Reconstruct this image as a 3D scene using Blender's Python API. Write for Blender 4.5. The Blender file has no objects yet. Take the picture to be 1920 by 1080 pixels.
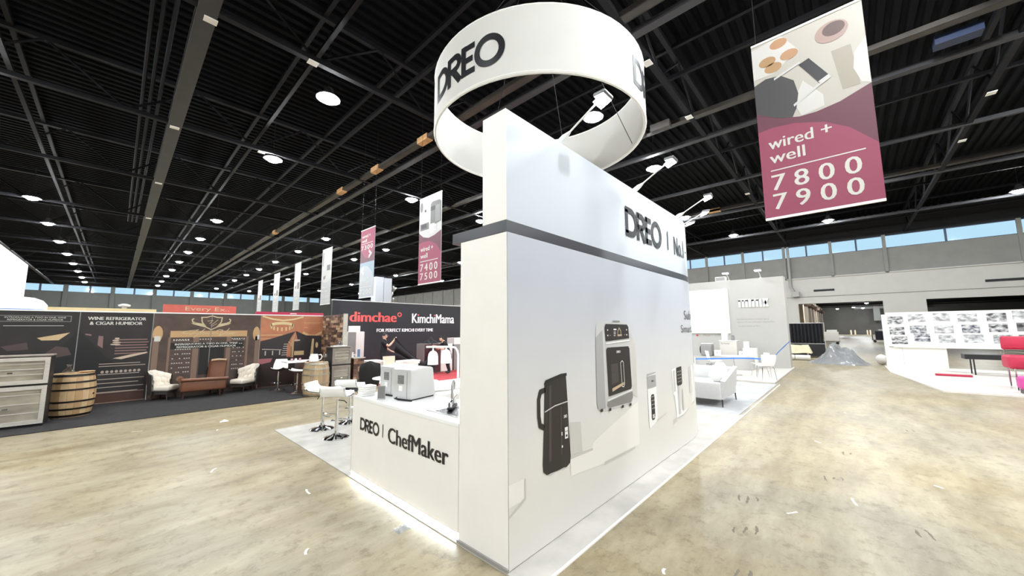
import bpy, bmesh, math, random
from mathutils import Vector, Matrix
from mathutils.geometry import tessellate_polygon
PI = math.pi
random.seed(7)
scn = bpy.context.scene
COL = scn.collection
def R(d): return math.radians(d)

# ---------------------------------------------------------------- camera
# hall axes: +X runs right-forward along the big booth wall, +Y left-forward along the counter
cam_d = bpy.data.cameras.new('camera')
cam_d.sensor_width = 36.0
cam_d.lens = 680.5 / 1920 * 36.0
cam_d.clip_start = 0.05; cam_d.clip_end = 400
cam = bpy.data.objects.new('camera', cam_d); COL.objects.link(cam)
_p, _r, _y = R(6.39), R(-0.39), R(42.64)
fw = Vector((math.cos(_p)*math.cos(_y), math.cos(_p)*math.sin(_y), math.sin(_p)))
rt = Vector((math.sin(_y), -math.cos(_y), 0)); up = rt.cross(fw)
rt2 = rt*math.cos(_r) + up*math.sin(_r); up2 = up*math.cos(_r) - rt*math.sin(_r)
M = Matrix((rt2, up2, -fw)).transposed().to_4x4(); M.translation = (0, 0, 1.8)
cam.matrix_world = M
scn.camera = cam

# ---------------------------------------------------------------- world, exposure
w = bpy.data.worlds.new('world'); scn.world = w; w.use_nodes = True
bg = w.node_tree.nodes['Background']
bg.inputs[0].default_value = (0.60, 0.84, 1.0, 1); bg.inputs[1].default_value = 0.62
vs = scn.view_settings
vs.view_transform = 'Standard'; vs.look = 'None'; vs.gamma = 1.0; vs.use_curve_mapping = False
vs.exposure = 0.97
LAMP = 450.0      # radiance of the high-bay lamps
ARM = 2.9        # radiance of the booth arm lights

# ---------------------------------------------------------------- materials
def S(r, g, b):
    f = lambda c: (c/12.92 if c <= 0.04045 else ((c+0.055)/1.055)**2.4)
    return (f(r/255), f(g/255), f(b/255), 1)
MATS = {}
def mat(name, col, rough=0.6, metal=0.0, vary=0.0, scale=6.0, bump=0.0, emit=None, estr=0.0, stretch=(1, 1, 1), spec=0.5, alpha=1.0, trans=0.0):
    if name in MATS: return MATS[name]
    m = bpy.data.materials.new(name); m.use_nodes = True
    nt = m.node_tree; b = nt.nodes['Principled BSDF']
    b.inputs['Base Color'].default_value = col
    b.inputs['Roughness'].default_value = rough; b.inputs['Metallic'].default_value = metal
    b.inputs['Specular IOR Level'].default_value = spec
    b.inputs['Alpha'].default_value = alpha
    if trans: b.inputs['Transmission Weight'].default_value = trans
    if emit is not None:
        b.inputs['Emission Color'].default_value = emit; b.inputs['Emission Strength'].default_value = estr
    if vary or bump:
        tc = nt.nodes.new('ShaderNodeTexCoord'); mp = nt.nodes.new('ShaderNodeMapping')
        mp.inputs['Scale'].default_value = stretch
        nz = nt.nodes.new('ShaderNodeTexNoise'); nz.inputs['Scale'].default_value = scale; nz.inputs['Detail'].default_value = 6
        nt.links.new(tc.outputs['Object'], mp.inputs[0]); nt.links.new(mp.outputs[0], nz.inputs['Vector'])
        if vary:
            cr = nt.nodes.new('ShaderNodeValToRGB')
            lo = [max(0, c*(1-vary)) for c in col[:3]] + [1]; hi = [min(1, c*(1+vary)) for c in col[:3]] + [1]
            cr.color_ramp.elements[0].position = 0.3; cr.color_ramp.elements[1].position = 0.7
            cr.color_ramp.elements[0].color = lo; cr.color_ramp.elements[1].color = hi
            nt.links.new(nz.outputs['Fac'], cr.inputs[0]); nt.links.new(cr.outputs[0], b.inputs['Base Color'])
        if bump:
            bp = nt.nodes.new('ShaderNodeBump'); bp.inputs['Strength'].default_value = bump; bp.inputs['Distance'].default_value = 0.02
            nt.links.new(nz.outputs['Fac'], bp.inputs['Height']); nt.links.new(bp.outputs[0], b.inputs['Normal'])
    MATS[name] = m
    return m

def concrete_floor():
    m = bpy.data.materials.new('polished_concrete'); m.use_nodes = True
    nt = m.node_tree; N = nt.nodes; L = nt.links; b = N['Principled BSDF']
    tc = N.new('ShaderNodeTexCoord')
    def noise(scale, detail, rough, sc=(1, 1, 1), rot=0):
        mp = N.new('ShaderNodeMapping'); mp.inputs['Scale'].default_value = sc; mp.inputs['Rotation'].default_value = (0, 0, rot)
        n = N.new('ShaderNodeTexNoise'); n.inputs['Scale'].default_value = scale; n.inputs['Detail'].default_value = detail; n.inputs['Roughness'].default_value = rough
        L.new(tc.outputs['Object'], mp.inputs[0]); L.new(mp.outputs[0], n.inputs['Vector']); return n
    def ramp(src, p0, c0, p1, c1):
        r = N.new('ShaderNodeValToRGB'); e = r.color_ramp.elements
        e[0].position = p0; e[0].color = c0; e[1].position = p1; e[1].color = c1
        L.new(src, r.inputs[0]); return r
    def mix(fac, a, bb, mode='MIX'):
        x = N.new('ShaderNodeMix'); x.data_type = 'RGBA'; x.blend_type = mode
        if isinstance(fac, float): x.inputs[0].default_value = fac
        else: L.new(fac, x.inputs[0])
        L.new(a, x.inputs[6]); L.new(bb, x.inputs[7]); return x.outputs[2]
    n1 = noise(0.35, 5, 0.6); n2 = noise(2.4, 9, 0.72, (0.32, 1.0, 1), R(-8)); n3 = noise(5.5, 9, 0.8); n4 = noise(30, 6, 0.7)
    base = ramp(n1.outputs['Fac'], 0.38, S(150, 133, 97), 0.62, S(152, 144, 127))
    streak = ramp(n2.outputs['Fac'], 0.36, S(110, 95, 66), 0.66, S(180, 169, 142))
    c = mix(0.55, base.outputs[0], streak.outputs[0])
    sp = ramp(n3.outputs['Fac'], 0.36, (0.42, 0.38, 0.32, 1), 0.49, (1.04, 1.04, 1.04, 1))
    c = mix(0.6, c, sp.outputs[0], 'MULTIPLY')
    sp2 = ramp(n4.outputs['Fac'], 0.30, (0.55, 0.50, 0.42, 1), 0.40, (1, 1, 1, 1))
    c = mix(0.5, c, sp2.outputs[0], 'MULTIPLY')
    L.new(c, b.inputs['Base Color'])
    rr = N.new('ShaderNodeMapRange'); rr.inputs[3].default_value = 0.30; rr.inputs[4].default_value = 0.55
    L.new(n2.outputs['Fac'], rr.inputs[0]); L.new(rr.outputs[0], b.inputs['Roughness'])
    b.inputs['Specular IOR Level'].default_value = 0.35
    return m

def photo_mat(name, dark, light, scale, seed):
    m = bpy.data.materials.new(name); m.use_nodes = True
    nt = m.node_tree; b = nt.nodes['Principled BSDF']; b.inputs['Roughness'].default_value = 0.5
    tc = nt.nodes.new('ShaderNodeTexCoord'); mp = nt.nodes.new('ShaderNodeMapping')
    mp.inputs['Location'].default_value = (seed*3.1, seed*1.7, seed*2.3); mp.inputs['Scale'].default_value = (1, 1, 1.7)
    nz = nt.nodes.new('ShaderNodeTexNoise'); nz.inputs['Scale'].default_value = scale; nz.inputs['Detail'].default_value = 4
    cr = nt.nodes.new('ShaderNodeValToRGB'); e = cr.color_ramp.elements
    e[0].position = 0.36; e[0].color = dark; e[1].position = 0.64; e[1].color = light
    nt.links.new(tc.outputs['Object'], mp.inputs[0]); nt.links.new(mp.outputs[0], nz.inputs['Vector'])
    nt.links.new(nz.outputs['Fac'], cr.inputs[0]); nt.links.new(cr.outputs[0], b.inputs['Base Color'])
    return m

def glass_mat(name, tint, gloss=0.12):
    m = bpy.data.materials.new(name); m.use_nodes = True
    nt = m.node_tree; nt.nodes.remove(nt.nodes['Principled BSDF'])
    o = nt.nodes['Material Output']; t = nt.nodes.new('ShaderNodeBsdfTransparent'); g = nt.nodes.new('ShaderNodeBsdfGlossy'); x = nt.nodes.new('ShaderNodeMixShader')
    t.inputs[0].default_value = tint; g.inputs['Roughness'].default_value = 0.05; x.inputs[0].default_value = gloss
    nt.links.new(t.outputs[0], x.inputs[1]); nt.links.new(g.outputs[0], x.inputs[2]); nt.links.new(x.outputs[0], o.inputs[0])
    return m

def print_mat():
    # the printed backdrop of the big wall: pale studio grey, cooler towards the top, partly painted-in arm light
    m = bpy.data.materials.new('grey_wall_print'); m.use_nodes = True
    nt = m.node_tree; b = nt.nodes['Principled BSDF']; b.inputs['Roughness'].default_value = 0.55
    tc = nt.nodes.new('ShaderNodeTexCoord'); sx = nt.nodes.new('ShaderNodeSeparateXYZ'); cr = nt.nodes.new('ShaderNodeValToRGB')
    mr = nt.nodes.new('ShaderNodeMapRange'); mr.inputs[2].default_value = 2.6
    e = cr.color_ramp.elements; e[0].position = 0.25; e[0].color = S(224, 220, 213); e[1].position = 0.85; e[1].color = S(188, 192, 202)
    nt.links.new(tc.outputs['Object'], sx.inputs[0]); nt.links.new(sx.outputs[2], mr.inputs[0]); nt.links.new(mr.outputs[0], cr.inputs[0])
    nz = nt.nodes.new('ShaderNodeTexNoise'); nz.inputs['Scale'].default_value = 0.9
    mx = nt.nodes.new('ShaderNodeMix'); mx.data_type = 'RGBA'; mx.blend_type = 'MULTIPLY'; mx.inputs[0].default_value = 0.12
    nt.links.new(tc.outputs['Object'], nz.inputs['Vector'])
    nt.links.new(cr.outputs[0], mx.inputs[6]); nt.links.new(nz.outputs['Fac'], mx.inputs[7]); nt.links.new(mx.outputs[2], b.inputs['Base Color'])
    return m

m_white = mat('white_paint', S(240, 238, 233), 0.5)
m_cream = mat('cream_laminate', S(240, 236, 230), 0.5, vary=0.02, scale=3)
m_gloss = mat('white_gloss', S(244, 244, 242), 0.2)
m_fabric = mat('white_stretch_fabric', S(208, 206, 201), 0.85, vary=0.015, scale=2)
m_header = mat('white_header_vinyl', S(192, 198, 206), 0.4)
m_ink = mat('black_lettering', S(24, 24, 27), 0.35)
m_ink2 = mat('black_header_vinyl', S(18, 18, 21), 0.5, spec=0.3)
m_band = mat('charcoal_band', S(52, 54, 60), 0.3)
m_steel = mat('brushed_steel', S(196, 196, 195), 0.32, 1.0, vary=0.06, scale=5, stretch=(1, 1, 30))
m_chrome = mat('chrome', S(226, 228, 230), 0.08, 1.0)
m_black = mat('black_plastic', S(26, 26, 28), 0.45)
m_blackmetal = mat('black_steel', S(20, 20, 21), 0.55, 0.3)
m_roof = mat('black_roof_paint', S(7, 8, 11), 0.8, vary=0.15, scale=2, spec=0.1)
m_truss = mat('black_truss_paint', S(20, 20, 24), 0.65, vary=0.2, scale=3, spec=0.2)
m_girder = mat('grey_girder_paint', S(50, 50, 54), 0.55, vary=0.15, scale=2)
m_tray = mat('galvanised_tray', S(70, 66, 62), 0.5, 0.4, vary=0.5, scale=0.9)
m_conc = mat('grey_wall_panel', S(132, 130, 126), 0.8, vary=0.06, scale=1.5)
m_wallL = mat('grey_far_panel', S(92, 93, 90), 0.8, vary=0.06, scale=1.0)
m_beige = mat('painted_block_wall', S(186, 183, 177), 0.8, vary=0.03, scale=1.5)
m_dark = mat('dark_fascia', S(30, 30, 33), 0.8)
m_mull = mat('dark_blue_mullion', S(52, 66, 92), 0.5)
m_glass = glass_mat('window_glass', (0.93, 0.98, 1.0, 1))
m_carpet = mat('grey_carpet', S(172, 172, 172), 0.95, vary=0.10, scale=3.5, bump=0.15)
m_carpetW = mat('pale_carpet', S(180, 176, 169), 0.95, vary=0.14, scale=3.0, bump=0.12)
m_carpetK = mat('charcoal_carpet', S(38, 35, 35), 0.95, vary=0.3, scale=14, bump=0.2)
m_carpetR = mat('red_carpet', S(190, 66, 72), 0.9, vary=0.15, scale=5)
m_tape = mat('blue_tape', S(70, 132, 228), 0.4)
m_led = mat('led_strip', S(255, 255, 255), 0.5, emit=(0.82, 0.92, 1.0, 1), estr=13.0)
m_lamp = mat('lamp_lens', S(255, 255, 255), 0.5, emit=(0.93, 0.975, 1.0, 1), estr=LAMP)
m_arm = mat('arm_light_lens', S(255, 255, 255), 0.5, emit=(0.88, 0.95, 1.0, 1), estr=ARM*10)
m_flood = mat('flood_lens', S(255, 255, 255), 0.5, emit=(0.95, 0.98, 1.0, 1), estr=12.0)
m_lampbody = mat('lamp_housing', S(120, 120, 122), 0.4, 0.6)

# ---------------------------------------------------------------- mesh helpers
class MB:
    def __init__(s): s.v = []; s.f = []; s.mi = []; s.cur = 0
    def add(s, vs, fs, T=None):
        o = len(s.v)
        s.v += [tuple(T @ Vector(p)) if T is not None else tuple(p) for p in vs]
        s.f += [tuple(i+o for i in f) for f in fs]; s.mi += [s.cur]*len(fs)
        return s
    def bx(s, x0, x1, y0, y1, z0, z1, T=None):
        return s.add([(x0,y0,z0),(x1,y0,z0),(x1,y1,z0),(x0,y1,z0),(x0,y0,z1),(x1,y0,z1),(x1,y1,z1),(x0,y1,z1)],
                     [(0,3,2,1),(4,5,6,7),(0,1,5,4),(1,2,6,5),(2,3,7,6),(3,0,4,7)], T)
    def tube(s, pts, r, seg=8, closed=False, T=None):
        pts = [Vector(p) for p in pts]; n = len(pts); rs = r if isinstance(r, (list, tuple)) else [r]*n
        vs = []; fs = []; prev = None
        for i, p in enumerate(pts):
            if closed: t = (pts[(i+1) % n]-pts[i-1])
            else: t = (pts[min(i+1, n-1)]-pts[max(i-1, 0)])
            t.normalize()
            if prev is None:
                a = Vector((0, 0, 1)) if abs(t.z) < 0.9 else Vector((1, 0, 0))
                u = t.cross(a).normalized()
            else:
                u = (prev - t*prev.dot(t)); u = u.normalized() if u.length > 1e-6 else t.orthogonal().normalized()
            prev = u; w_ = t.cross(u)
            for k in range(seg):
                a = 2*PI*k/seg; vs.append(p + (u*math.cos(a)+w_*math.sin(a))*rs[i])
        m = n if closed else n-1
        for i in range(m):
            for k in range(seg):
                a = i*seg+k; b2 = i*seg+(k+1) % seg; c = ((i+1) % n)*seg+(k+1) % seg; d = ((i+1) % n)*seg+k
                fs.append((a, b2, c, d))
        if not closed:
            fs.append(tuple(reversed(range(seg)))); fs.append(tuple(range((n-1)*seg, n*seg)))
        return s.add(vs, fs, T)
    def lathe(s, prof, seg=20, c=(0, 0, 0), T=None, caps=True):
        vs = []; fs = []
        for (r, z) in prof:
            for k in range(seg):
                a = 2*PI*k/seg; vs.append((c[0]+r*math.cos(a), c[1]+r*math.sin(a), c[2]+z))
        for i in range(len(prof)-1):
            for k in range(seg):
                fs.append((i*seg+k, i*seg+(k+1) % seg, (i+1)*seg+(k+1) % seg, (i+1)*seg+k))
        if caps:
            fs.append(tuple(reversed(range(seg)))); fs.append(tuple(range((len(prof)-1)*seg, len(prof)*seg)))
        return s.add(vs, fs, T)
    def rloft(s, secs, cs=4, T=None):
        # secs: (w, d, r, z, cx, cy) stacked rounded rectangles
        vs = []; fs = []; n = 4*(cs+1)
        for (w_, d, r, z, cx, cy) in secs:
            r = max(1e-4, min(r, w_/2-1e-4, d/2-1e-4))
            for q, (sx, sy) in enumerate(((1, 1), (-1, 1), (-1, -1), (1, -1))):
                for k in range(cs+1):
                    a = q*PI/2 + k*PI/2/cs
                    vs.append((cx+sx*(w_/2-r)+r*math.cos(a), cy+sy*(d/2-r)+r*math.sin(a), z))
        for i in range(len(secs)-1):
            for k in range(n): fs.append((i*n+k, i*n+(k+1) % n, (i+1)*n+(k+1) % n, (i+1)*n+k))
        fs.append(tuple(reversed(range(n)))); fs.append(tuple(range((len(secs)-1)*n, len(secs)*n)))
        return s.add(vs, fs, T)
    def rbox(s, x0, x1, y0, y1, z0, z1, r=0.03, T=None):
        w_, d, cx, cy = x1-x0, y1-y0, (x0+x1)/2, (y0+y1)/2; r = min(r, w_/2.1, d/2.1, (z1-z0)/2.1); e = []
        for k in range(4):
            a = k/3*PI/2; e.append((r*(1-math.sin(a)), r*(1-math.cos(a))))
        secs = [(w_-2*i, d-2*i, max(r-i, 0.001)+0.004, z0+j, cx, cy) for i, j in e]
        secs += [(w_-2*i, d-2*i, max(r-i, 0.001)+0.004, z1-j, cx, cy) for i, j in reversed(e)]
        return s.rloft(secs, 4, T)
    def sheet(s, fn, nu, nv, th=0.0, T=None):
        P = [[Vector(fn(i/nu, j/nv)) for j in range(nv+1)] for i in range(nu+1)]
        vs = [p for row in P for p in row]; fs = []; st = nv+1
        for i in range(nu):
            for j in range(nv): fs.append((i*st+j, (i+1)*st+j, (i+1)*st+j+1, i*st+j+1))
        if th:
            nrm = [Vector((0, 0, 0)) for _ in vs]
            for f in fs:
                n = (vs[f[1]]-vs[f[0]]).cross(vs[f[3]]-vs[f[0]])
                for i in f: nrm[i] += n
            k = len(vs); vs = vs + [v-n.normalized()*th if n.length > 1e-9 else v for v, n in zip(vs, nrm)]
            fs2 = [tuple(i+k for i in reversed(f)) for f in fs]
            rim = [i*st for i in range(nu+1)] + [nu*st+j for j in range(1, nv+1)] + [i*st+nv for i in range(nu-1, -1, -1)] + [j for j in range(nv-1, 0, -1)]
            fs3 = [(rim[(i+1) % len(rim)], rim[i], rim[i]+k, rim[(i+1) % len(rim)]+k) for i in range(len(rim))]
            fs = fs+fs2+fs3
        return s.add(vs, fs, T)
    def poly(s, pts2, fn):
        # filled 2-D outline mapped through fn(u, v)
        tri = tessellate_polygon([[Vector((p[0], p[1], 0)) for p in pts2]])
        return s.add([fn(*p) for p in pts2], [tuple(t) for t in tri])
    def rect(s, u0, v0, u1, v1, fn, n=1):
        for i in range(n):
            a = u0+(u1-u0)*i/n; b = u0+(u1-u0)*(i+1)/n
            s.add([fn(a, v0), fn(b, v0), fn(b, v1), fn(a, v1)], [(0, 1, 2, 3)])
        return s
    def ribbon(s, pts, wd, fn, closed=False):
        pts = [Vector(p) for p in pts]; n = len(pts); L_ = []; R_ = []
        for i in range(n):
            if closed: a, b, c = pts[i-1], pts[i], pts[(i+1) % n]
            else: a, b, c = pts[max(i-1, 0)], pts[i], pts[min(i+1, n-1)]
            d1 = (b-a).normalized() if (b-a).length > 1e-9 else (c-b).normalized()
            d2 = (c-b).normalized() if (c-b).length > 1e-9 else d1
            n1 = Vector((-d1.y, d1.x)); n2 = Vector((-d2.y, d2.x)); mm = (n1+n2)
            mm = mm.normalized() if mm.length > 1e-6 else n1
            k = wd/2/max(0.35, mm.dot(n1)); L_.append(b+mm*k); R_.append(b-mm*k)
        for i in range(n if closed else n-1):
            j = (i+1) % n
            s.add([fn(*R_[i]), fn(*R_[j]), fn(*L_[j]), fn(*L_[i])], [(0, 1, 2, 3)])
        return s
    def disc(s, cu, cv, ru, rv, fn, n=24, a0=0, a1=2*PI):
        pts = [(cu+ru*math.cos(a0+(a1-a0)*k/n), cv+rv*math.sin(a0+(a1-a0)*k/n)) for k in range(n + (0 if abs(a1-a0) >= 2*PI-1e-6 else 1))]
        return s.poly(pts, fn)
    def build(s, name, material, parent=None, smooth=False, bevel=0.0):
        me = bpy.data.meshes.new(name); me.from_pydata(s.v, [], s.f)
        ms = material if isinstance(material, (list, tuple)) else [material]
        for m in ms: me.materials.append(m)
        if len(ms) > 1: me.polygons.foreach_set('material_index', s.mi)
        if bevel:
            bm = bmesh.new(); bm.from_mesh(me)
            bmesh.ops.remove_doubles(bm, verts=bm.verts, dist=1e-5)
            bmesh.ops.bevel(bm, geom=[e for e in bm.edges if e.is_manifold and e.calc_face_angle(0) > 0.6], offset=bevel, segments=2, affect='EDGES', profile=0.6)
            bm.to_mesh(me); bm.free()
        me.update()
        if smooth:
            me.shade_smooth(); me.set_sharp_from_angle(angle=R(42))
        o = bpy.data.objects.new(name, me); COL.objects.link(o)
        if parent is not None: o.parent = parent
        return o

def tag(o, label, cat, group=None):
    o['label'] = label; o['category'] = cat
    if group: o['group'] = group
    return o
def thing(name, label, cat, loc=(0, 0, 0), rz=0.0, group=None):
    o = bpy.data.objects.new(name, None); o.empty_display_size = 0.1; COL.objects.link(o)
    o.location = loc; o.rotation_euler = (0, 0, rz)
    return tag(o, label, cat, group)
def part(name, parent, m, smooth=False, bevel=0.0, label=None):
    # used as a builder: part(...)(lambda mb: mb.bx(...))
    def go(fn):
        b = MB(); fn(b); o = b.build(name, m, parent, smooth, bevel)
        if label: o['label'] = label
        return o
    return go
def struct(o): o['kind'] = 'structure'; return o
def shell(name, loc=(0, 0, 0)):
    o = bpy.data.objects.new(name, None); COL.objects.link(o); o.location = loc; return struct(o)
def copy_tree(o, parent=None):
    c = o.copy(); COL.objects.link(c); c.parent = parent
    for ch in list(o.children): copy_tree(ch, c)
    return c
def ordinal(i): return ['first', 'second', 'third', 'fourth', 'fifth', 'sixth', 'seventh', 'eighth', 'ninth', 'tenth', 'eleventh', 'twelfth', 'thirteenth'][i]

_tc = {}
def text2d(body, bold=0.0, shear=0.0, spacing=1.0, res=3):
    k = (body, bold, shear, spacing, res)
    if k not in _tc:
        cu = bpy.data.curves.new('lettering', 'FONT'); cu.body = body; cu.size = 1.0; cu.offset = bold; cu.shear = shear; cu.space_character = spacing; cu.resolution_u = res; cu.fill_mode = 'FRONT'
        ob = bpy.data.objects.new('lettering', cu); COL.objects.link(ob)
        dg = bpy.context.evaluated_depsgraph_get()
        me = bpy.data.meshes.new_from_object(ob.evaluated_get(dg))
        vv = [(v.co.x, v.co.y) for v in me.vertices]; ff = [tuple(p.vertices) for p in me.polygons]
        bpy.data.objects.remove(ob); bpy.data.curves.remove(cu); bpy.data.meshes.remove(me)
        x0 = min(v[0] for v in vv); x1 = max(v[0] for v in vv); y0 = min(v[1] for v in vv); y1 = max(v[1] for v in vv)
        _tc[k] = ([((x-x0)/(x1-x0), (y-y0)/(y1-y0)) for x, y in vv], ff)
    return _tc[k]
def text(mb, body, u0, v0, u1, v1, fn, bold=0.0, shear=0.0, spacing=1.0):
    # bold > 0 thickens the strokes by overlaying copies shifted by a fraction of the letter height
    vv, ff = text2d(body, 0.0, shear, spacing)
    d = bold*abs(v1-v0)*(1 if u1 > u0 else -1)
    p0 = Vector(fn(u0, v0)); nr = (Vector(fn(u0+(u1-u0)*0.01, v0))-p0).cross(Vector(fn(u0, v0+(v1-v0)*0.01))-p0).normalized()
    if (v1 < v0) != (u1 < u0): nr = -nr
    for i, k in enumerate((-1, -0.33, 0.33, 1) if bold else (0,)):
        mb.add([tuple(Vector(fn(u0+d+(u1-u0-2*d)*x+d*k, v0+(v1-v0)*y))+nr*0.0002*i) for x, y in vv], ff)
def logo(mb, u0, v0, u1, v1, fn):
    # the four interlocking geometric capitals D R E O, drawn as strokes in a 3.2 x 1 box
    g = lambda u, v: fn(u0+(u1-u0)*u/3.2, v0+(v1-v0)*v)
    W = 0.2; h = W/2; A = lambda cx, cy, rx, ry, a, b, n: [(cx+rx*math.cos(R(a+(b-a)*k/n)), cy+ry*math.sin(R(a+(b-a)*k/n))) for k in range(n+1)]
    mb.ribbon([(h, h), (h, 1-h)], W, g); mb.ribbon([(0, 1-h), (0.42, 1-h)] + A(0.42, 0.5, 0.42, 0.5-h, 90, -90, 14)[1:] + [(0, h)], W, g)
    mb.ribbon([(0.98, 0), (0.98, 1)], W, g); mb.ribbon([(0.98, 1-h), (1.28, 1-h)] + A(1.28, 0.69, 0.24, 0.31-h, 90, -90, 10)[1:] + [(0.98, 0.48)], W, g)
    mb.ribbon([(1.22, 0.44), (1.56, 0.0)], W*1.1, g)
    mb.ribbon([(1.72, 0), (1.72, 1)], W, g)
    for v in (h, 0.5, 1-h): mb.ribbon([(1.66, v), (2.18 if v != 0.5 else 2.1, v)], W*0.95, g)
    mb.ribbon(A(2.68, 0.5, 0.52-h, 0.5-h+0.02, 0, 360, 32)[:-1], W, g, True)

# ================================================================ SETTING
ZT = 8.2           # underside of the roof trusses
XW, YW = 36.0, 78.0
floor = struct(MB().bx(-22, 118, -30, YW+0.3, -0.3, 0).build('floor', concrete_floor()))

# ---- roof: corrugated deck, trusses, girders, trays as parts of the ceiling
ceiling = shell('ceiling', (0, 0, 0))
def deck(b):
    prof = []; y = -22.0
    while y < YW+0.4:
        prof += [(y, 9.7), (y+0.12, 9.7), (y+0.16, 9.78), (y+0.26, 9.78)]; y += 0.30
    vs = []; fs = []
    for (yy, z) in prof: vs += [(-22, yy, z), (XW+0.3, yy, z)]
    for i in range(len(prof)-1): fs.append((2*i, 2*i+1, 2*i+3, 2*i+2))
    b.add(vs, fs)
part('roof_deck', ceiling, m_roof)(deck)
part('roof_slab', ceiling, m_roof)(lambda b: b.bx(-22.3, XW+0.3, -22.3, YW+0.3, 9.85, 10.0))
def truss_x(y):
    def go(b):
        b.bx(-22, XW, y-0.07, y+0.07, ZT, ZT+0.12); b.bx(-22, XW, y-0.06, y+0.06, 9.45, 9.58)
        x = -22.0; k = 0
        while x < XW-1.5:
            a, c = (ZT+0.06, 9.5) if k % 2 == 0 else (9.5, ZT+0.06)
            b.tube([(x, y, a), (x+1.55, y, c)], 0.035, 4); x += 1.55; k += 1
    part('roof_truss', ceiling, m_truss)(go)
TY = [-15.8, -9.6, -3.35, 3.05, 8.95, 15.0, 21.35, 28.6, 34.9, 41.3, 47.7, 54.1, 60.5, 66.9, 73.3]
for y in TY: truss_x(y)
# longitudinal girders
part('main_girder', ceiling, m_girder)(lambda b: (b.bx(0.60, 0.92, -22, YW, ZT-0.05, ZT+0.03), b.bx(0.72, 0.80, -22, YW, ZT+0.03, ZT+0.5), b.bx(0.62, 0.90, -22, YW, ZT+0.5, ZT+0.56)))
for gx, wd in ((7.25, 0.10), (13.1, 0.10), (22.9, 0.10), (29.8, 0.10), (-6.2, 0.12), (-12.4, 0.12), (18.0, 0.06)):
    part('girder_chord', ceiling, m_girder)(lambda b: b.bx(gx-wd, gx+wd, -22, YW, ZT-0.02, ZT+0.1))
for gx in (2.92, 5.1, 9.9, 15.6, -2.4, 26.0, 33.0):
    part('purlin', ceiling, m_truss)(lambda b: (b.bx(gx-0.05, gx+0.05, -22, YW, 8.62, 8.72), b.bx(gx-0.05, gx+0.05, -22, YW, 9.5, 9.6)))
for gx in (6.72, 11.6, 22.2):
    part('cable_tray', ceiling, m_tray)(lambda b: (b.bx(gx-0.11, gx+0.11, -22, YW, ZT+0.02, ZT+0.04), b.bx(gx-0.12, gx-0.10, -22, YW, ZT+0.02, ZT+0.14), b.bx(gx+0.10, gx+0.12, -22, YW, ZT+0.02, ZT+0.14)))
for gx in (0.0, 0.17, 0.36):
    part('service_pipe', ceiling, m_truss, True)(lambda b: b.tube([(gx, -22, 8.95), (gx, 34, 8.95)], 0.045, 6))
for i, (x, y) in enumerate([(0.83, 9.14), (2.7, 8.9), (0.76, 15.05), (3.05, 14.95), (0.76, 21.4), (0.76, 28.6), (8.2, 3.05), (11.3, 3.05), (20.0, 3.05), (19.3, -3.4), (15.8, -3.4)]):
    part('grid_marker', ceiling, m_white)(lambda b: b.bx(x-0.11, x+0.11, y-0.09, y+0.09, ZT-0.07, ZT-0.055))
m_timber = mat('pale_timber', S(196, 152, 104), 0.7, vary=0.2, scale=8)
for (x, y) in [(6.7, 13.6), (6.7, 17.0), (6.7, 27.5), (11.6, 7.0), (22.2, 5.0), (22.2, 2.2), (6.7, 10.2)]:
    part('packing_block', ceiling, m_timber)(lambda b: b.bx(x-0.12, x+0.12, y-0.3, y+0.3, ZT-0.02, ZT+0.18))
m_flag = mat('red_flag', S(190, 70, 80), 0.6); m_bluebox = mat('blue_junction_box', S(34, 46, 74), 0.5)
part('junction_box', ceiling, m_flag)(lambda b: b.bx(11.35, 11.55, 0.3, 0.6, ZT-0.05, ZT+0.15))
for (x, y) in [(11.3, 3.9), (11.3, 4.7)]:
    part('junction_box', ceiling, m_tray)(lambda b: b.bx(x-0.1, x+0.1, y-0.3, y+0.3, ZT-0.12, ZT+0.1))
for (x, y) in [(12.2, -2.3), (14.0, 14.0), (13.2, 12.5)]:
    part('junction_box', ceiling, m_bluebox)(lambda b: b.bx(x-0.15, x+0.15, y-0.35, y+0.35, ZT-0.1, ZT+0.1))

# ---- walls
def wbox(name, parent, m, *a, **k): return part(name, parent, m, **k)(lambda b: b.bx(*a))
wr = shell('wall_right', (XW, 0, 0))
D1 = (-1.9, 2.75); D2 = (-12.0, -3.9); DH = 3.56
# lower painted wall around two big door openings
wbox('lower_wall', wr, m_beige, 0, 0.35, D1[1], YW, 0, 5.52)
wbox('lower_wall', wr, m_beige, 0, 0.35, D2[1], D1[0], 0, DH)
wbox('lower_wall', wr, m_beige, 0, 0.35, -22, D2[0], 0, DH)
wbox('door_lintel', wr, m_beige, 0, 0.35, -22, D1[1], DH, 5.52)
wbox('ledge', wr, m_conc, -0.04, 0.0, -22, YW, 4.06, 4.09)
wbox('ledge', wr, m_beige, -0.10, 0.0, -22, YW, 5.48, 5.56)
m_slot = mat('black_slot', S(28, 28, 30), 0.7)
wbox('vent_slot', wr, m_slot, -0.03, 0.0, 0.55, 1.75, 4.45, 4.6)
wbox('vent_slot', wr, m_slot, -0.03, 0.0, -8.6, -6.4, 4.45, 4.6)
wbox('fascia', wr, m_dark, 0, 0.35, -22, YW, 8.12, 9.9)
pil = [3.38+2.83*k for k in range(-9, 27)]
def wide(y): return -8.1 < y < -2.6
wi = 0
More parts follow.
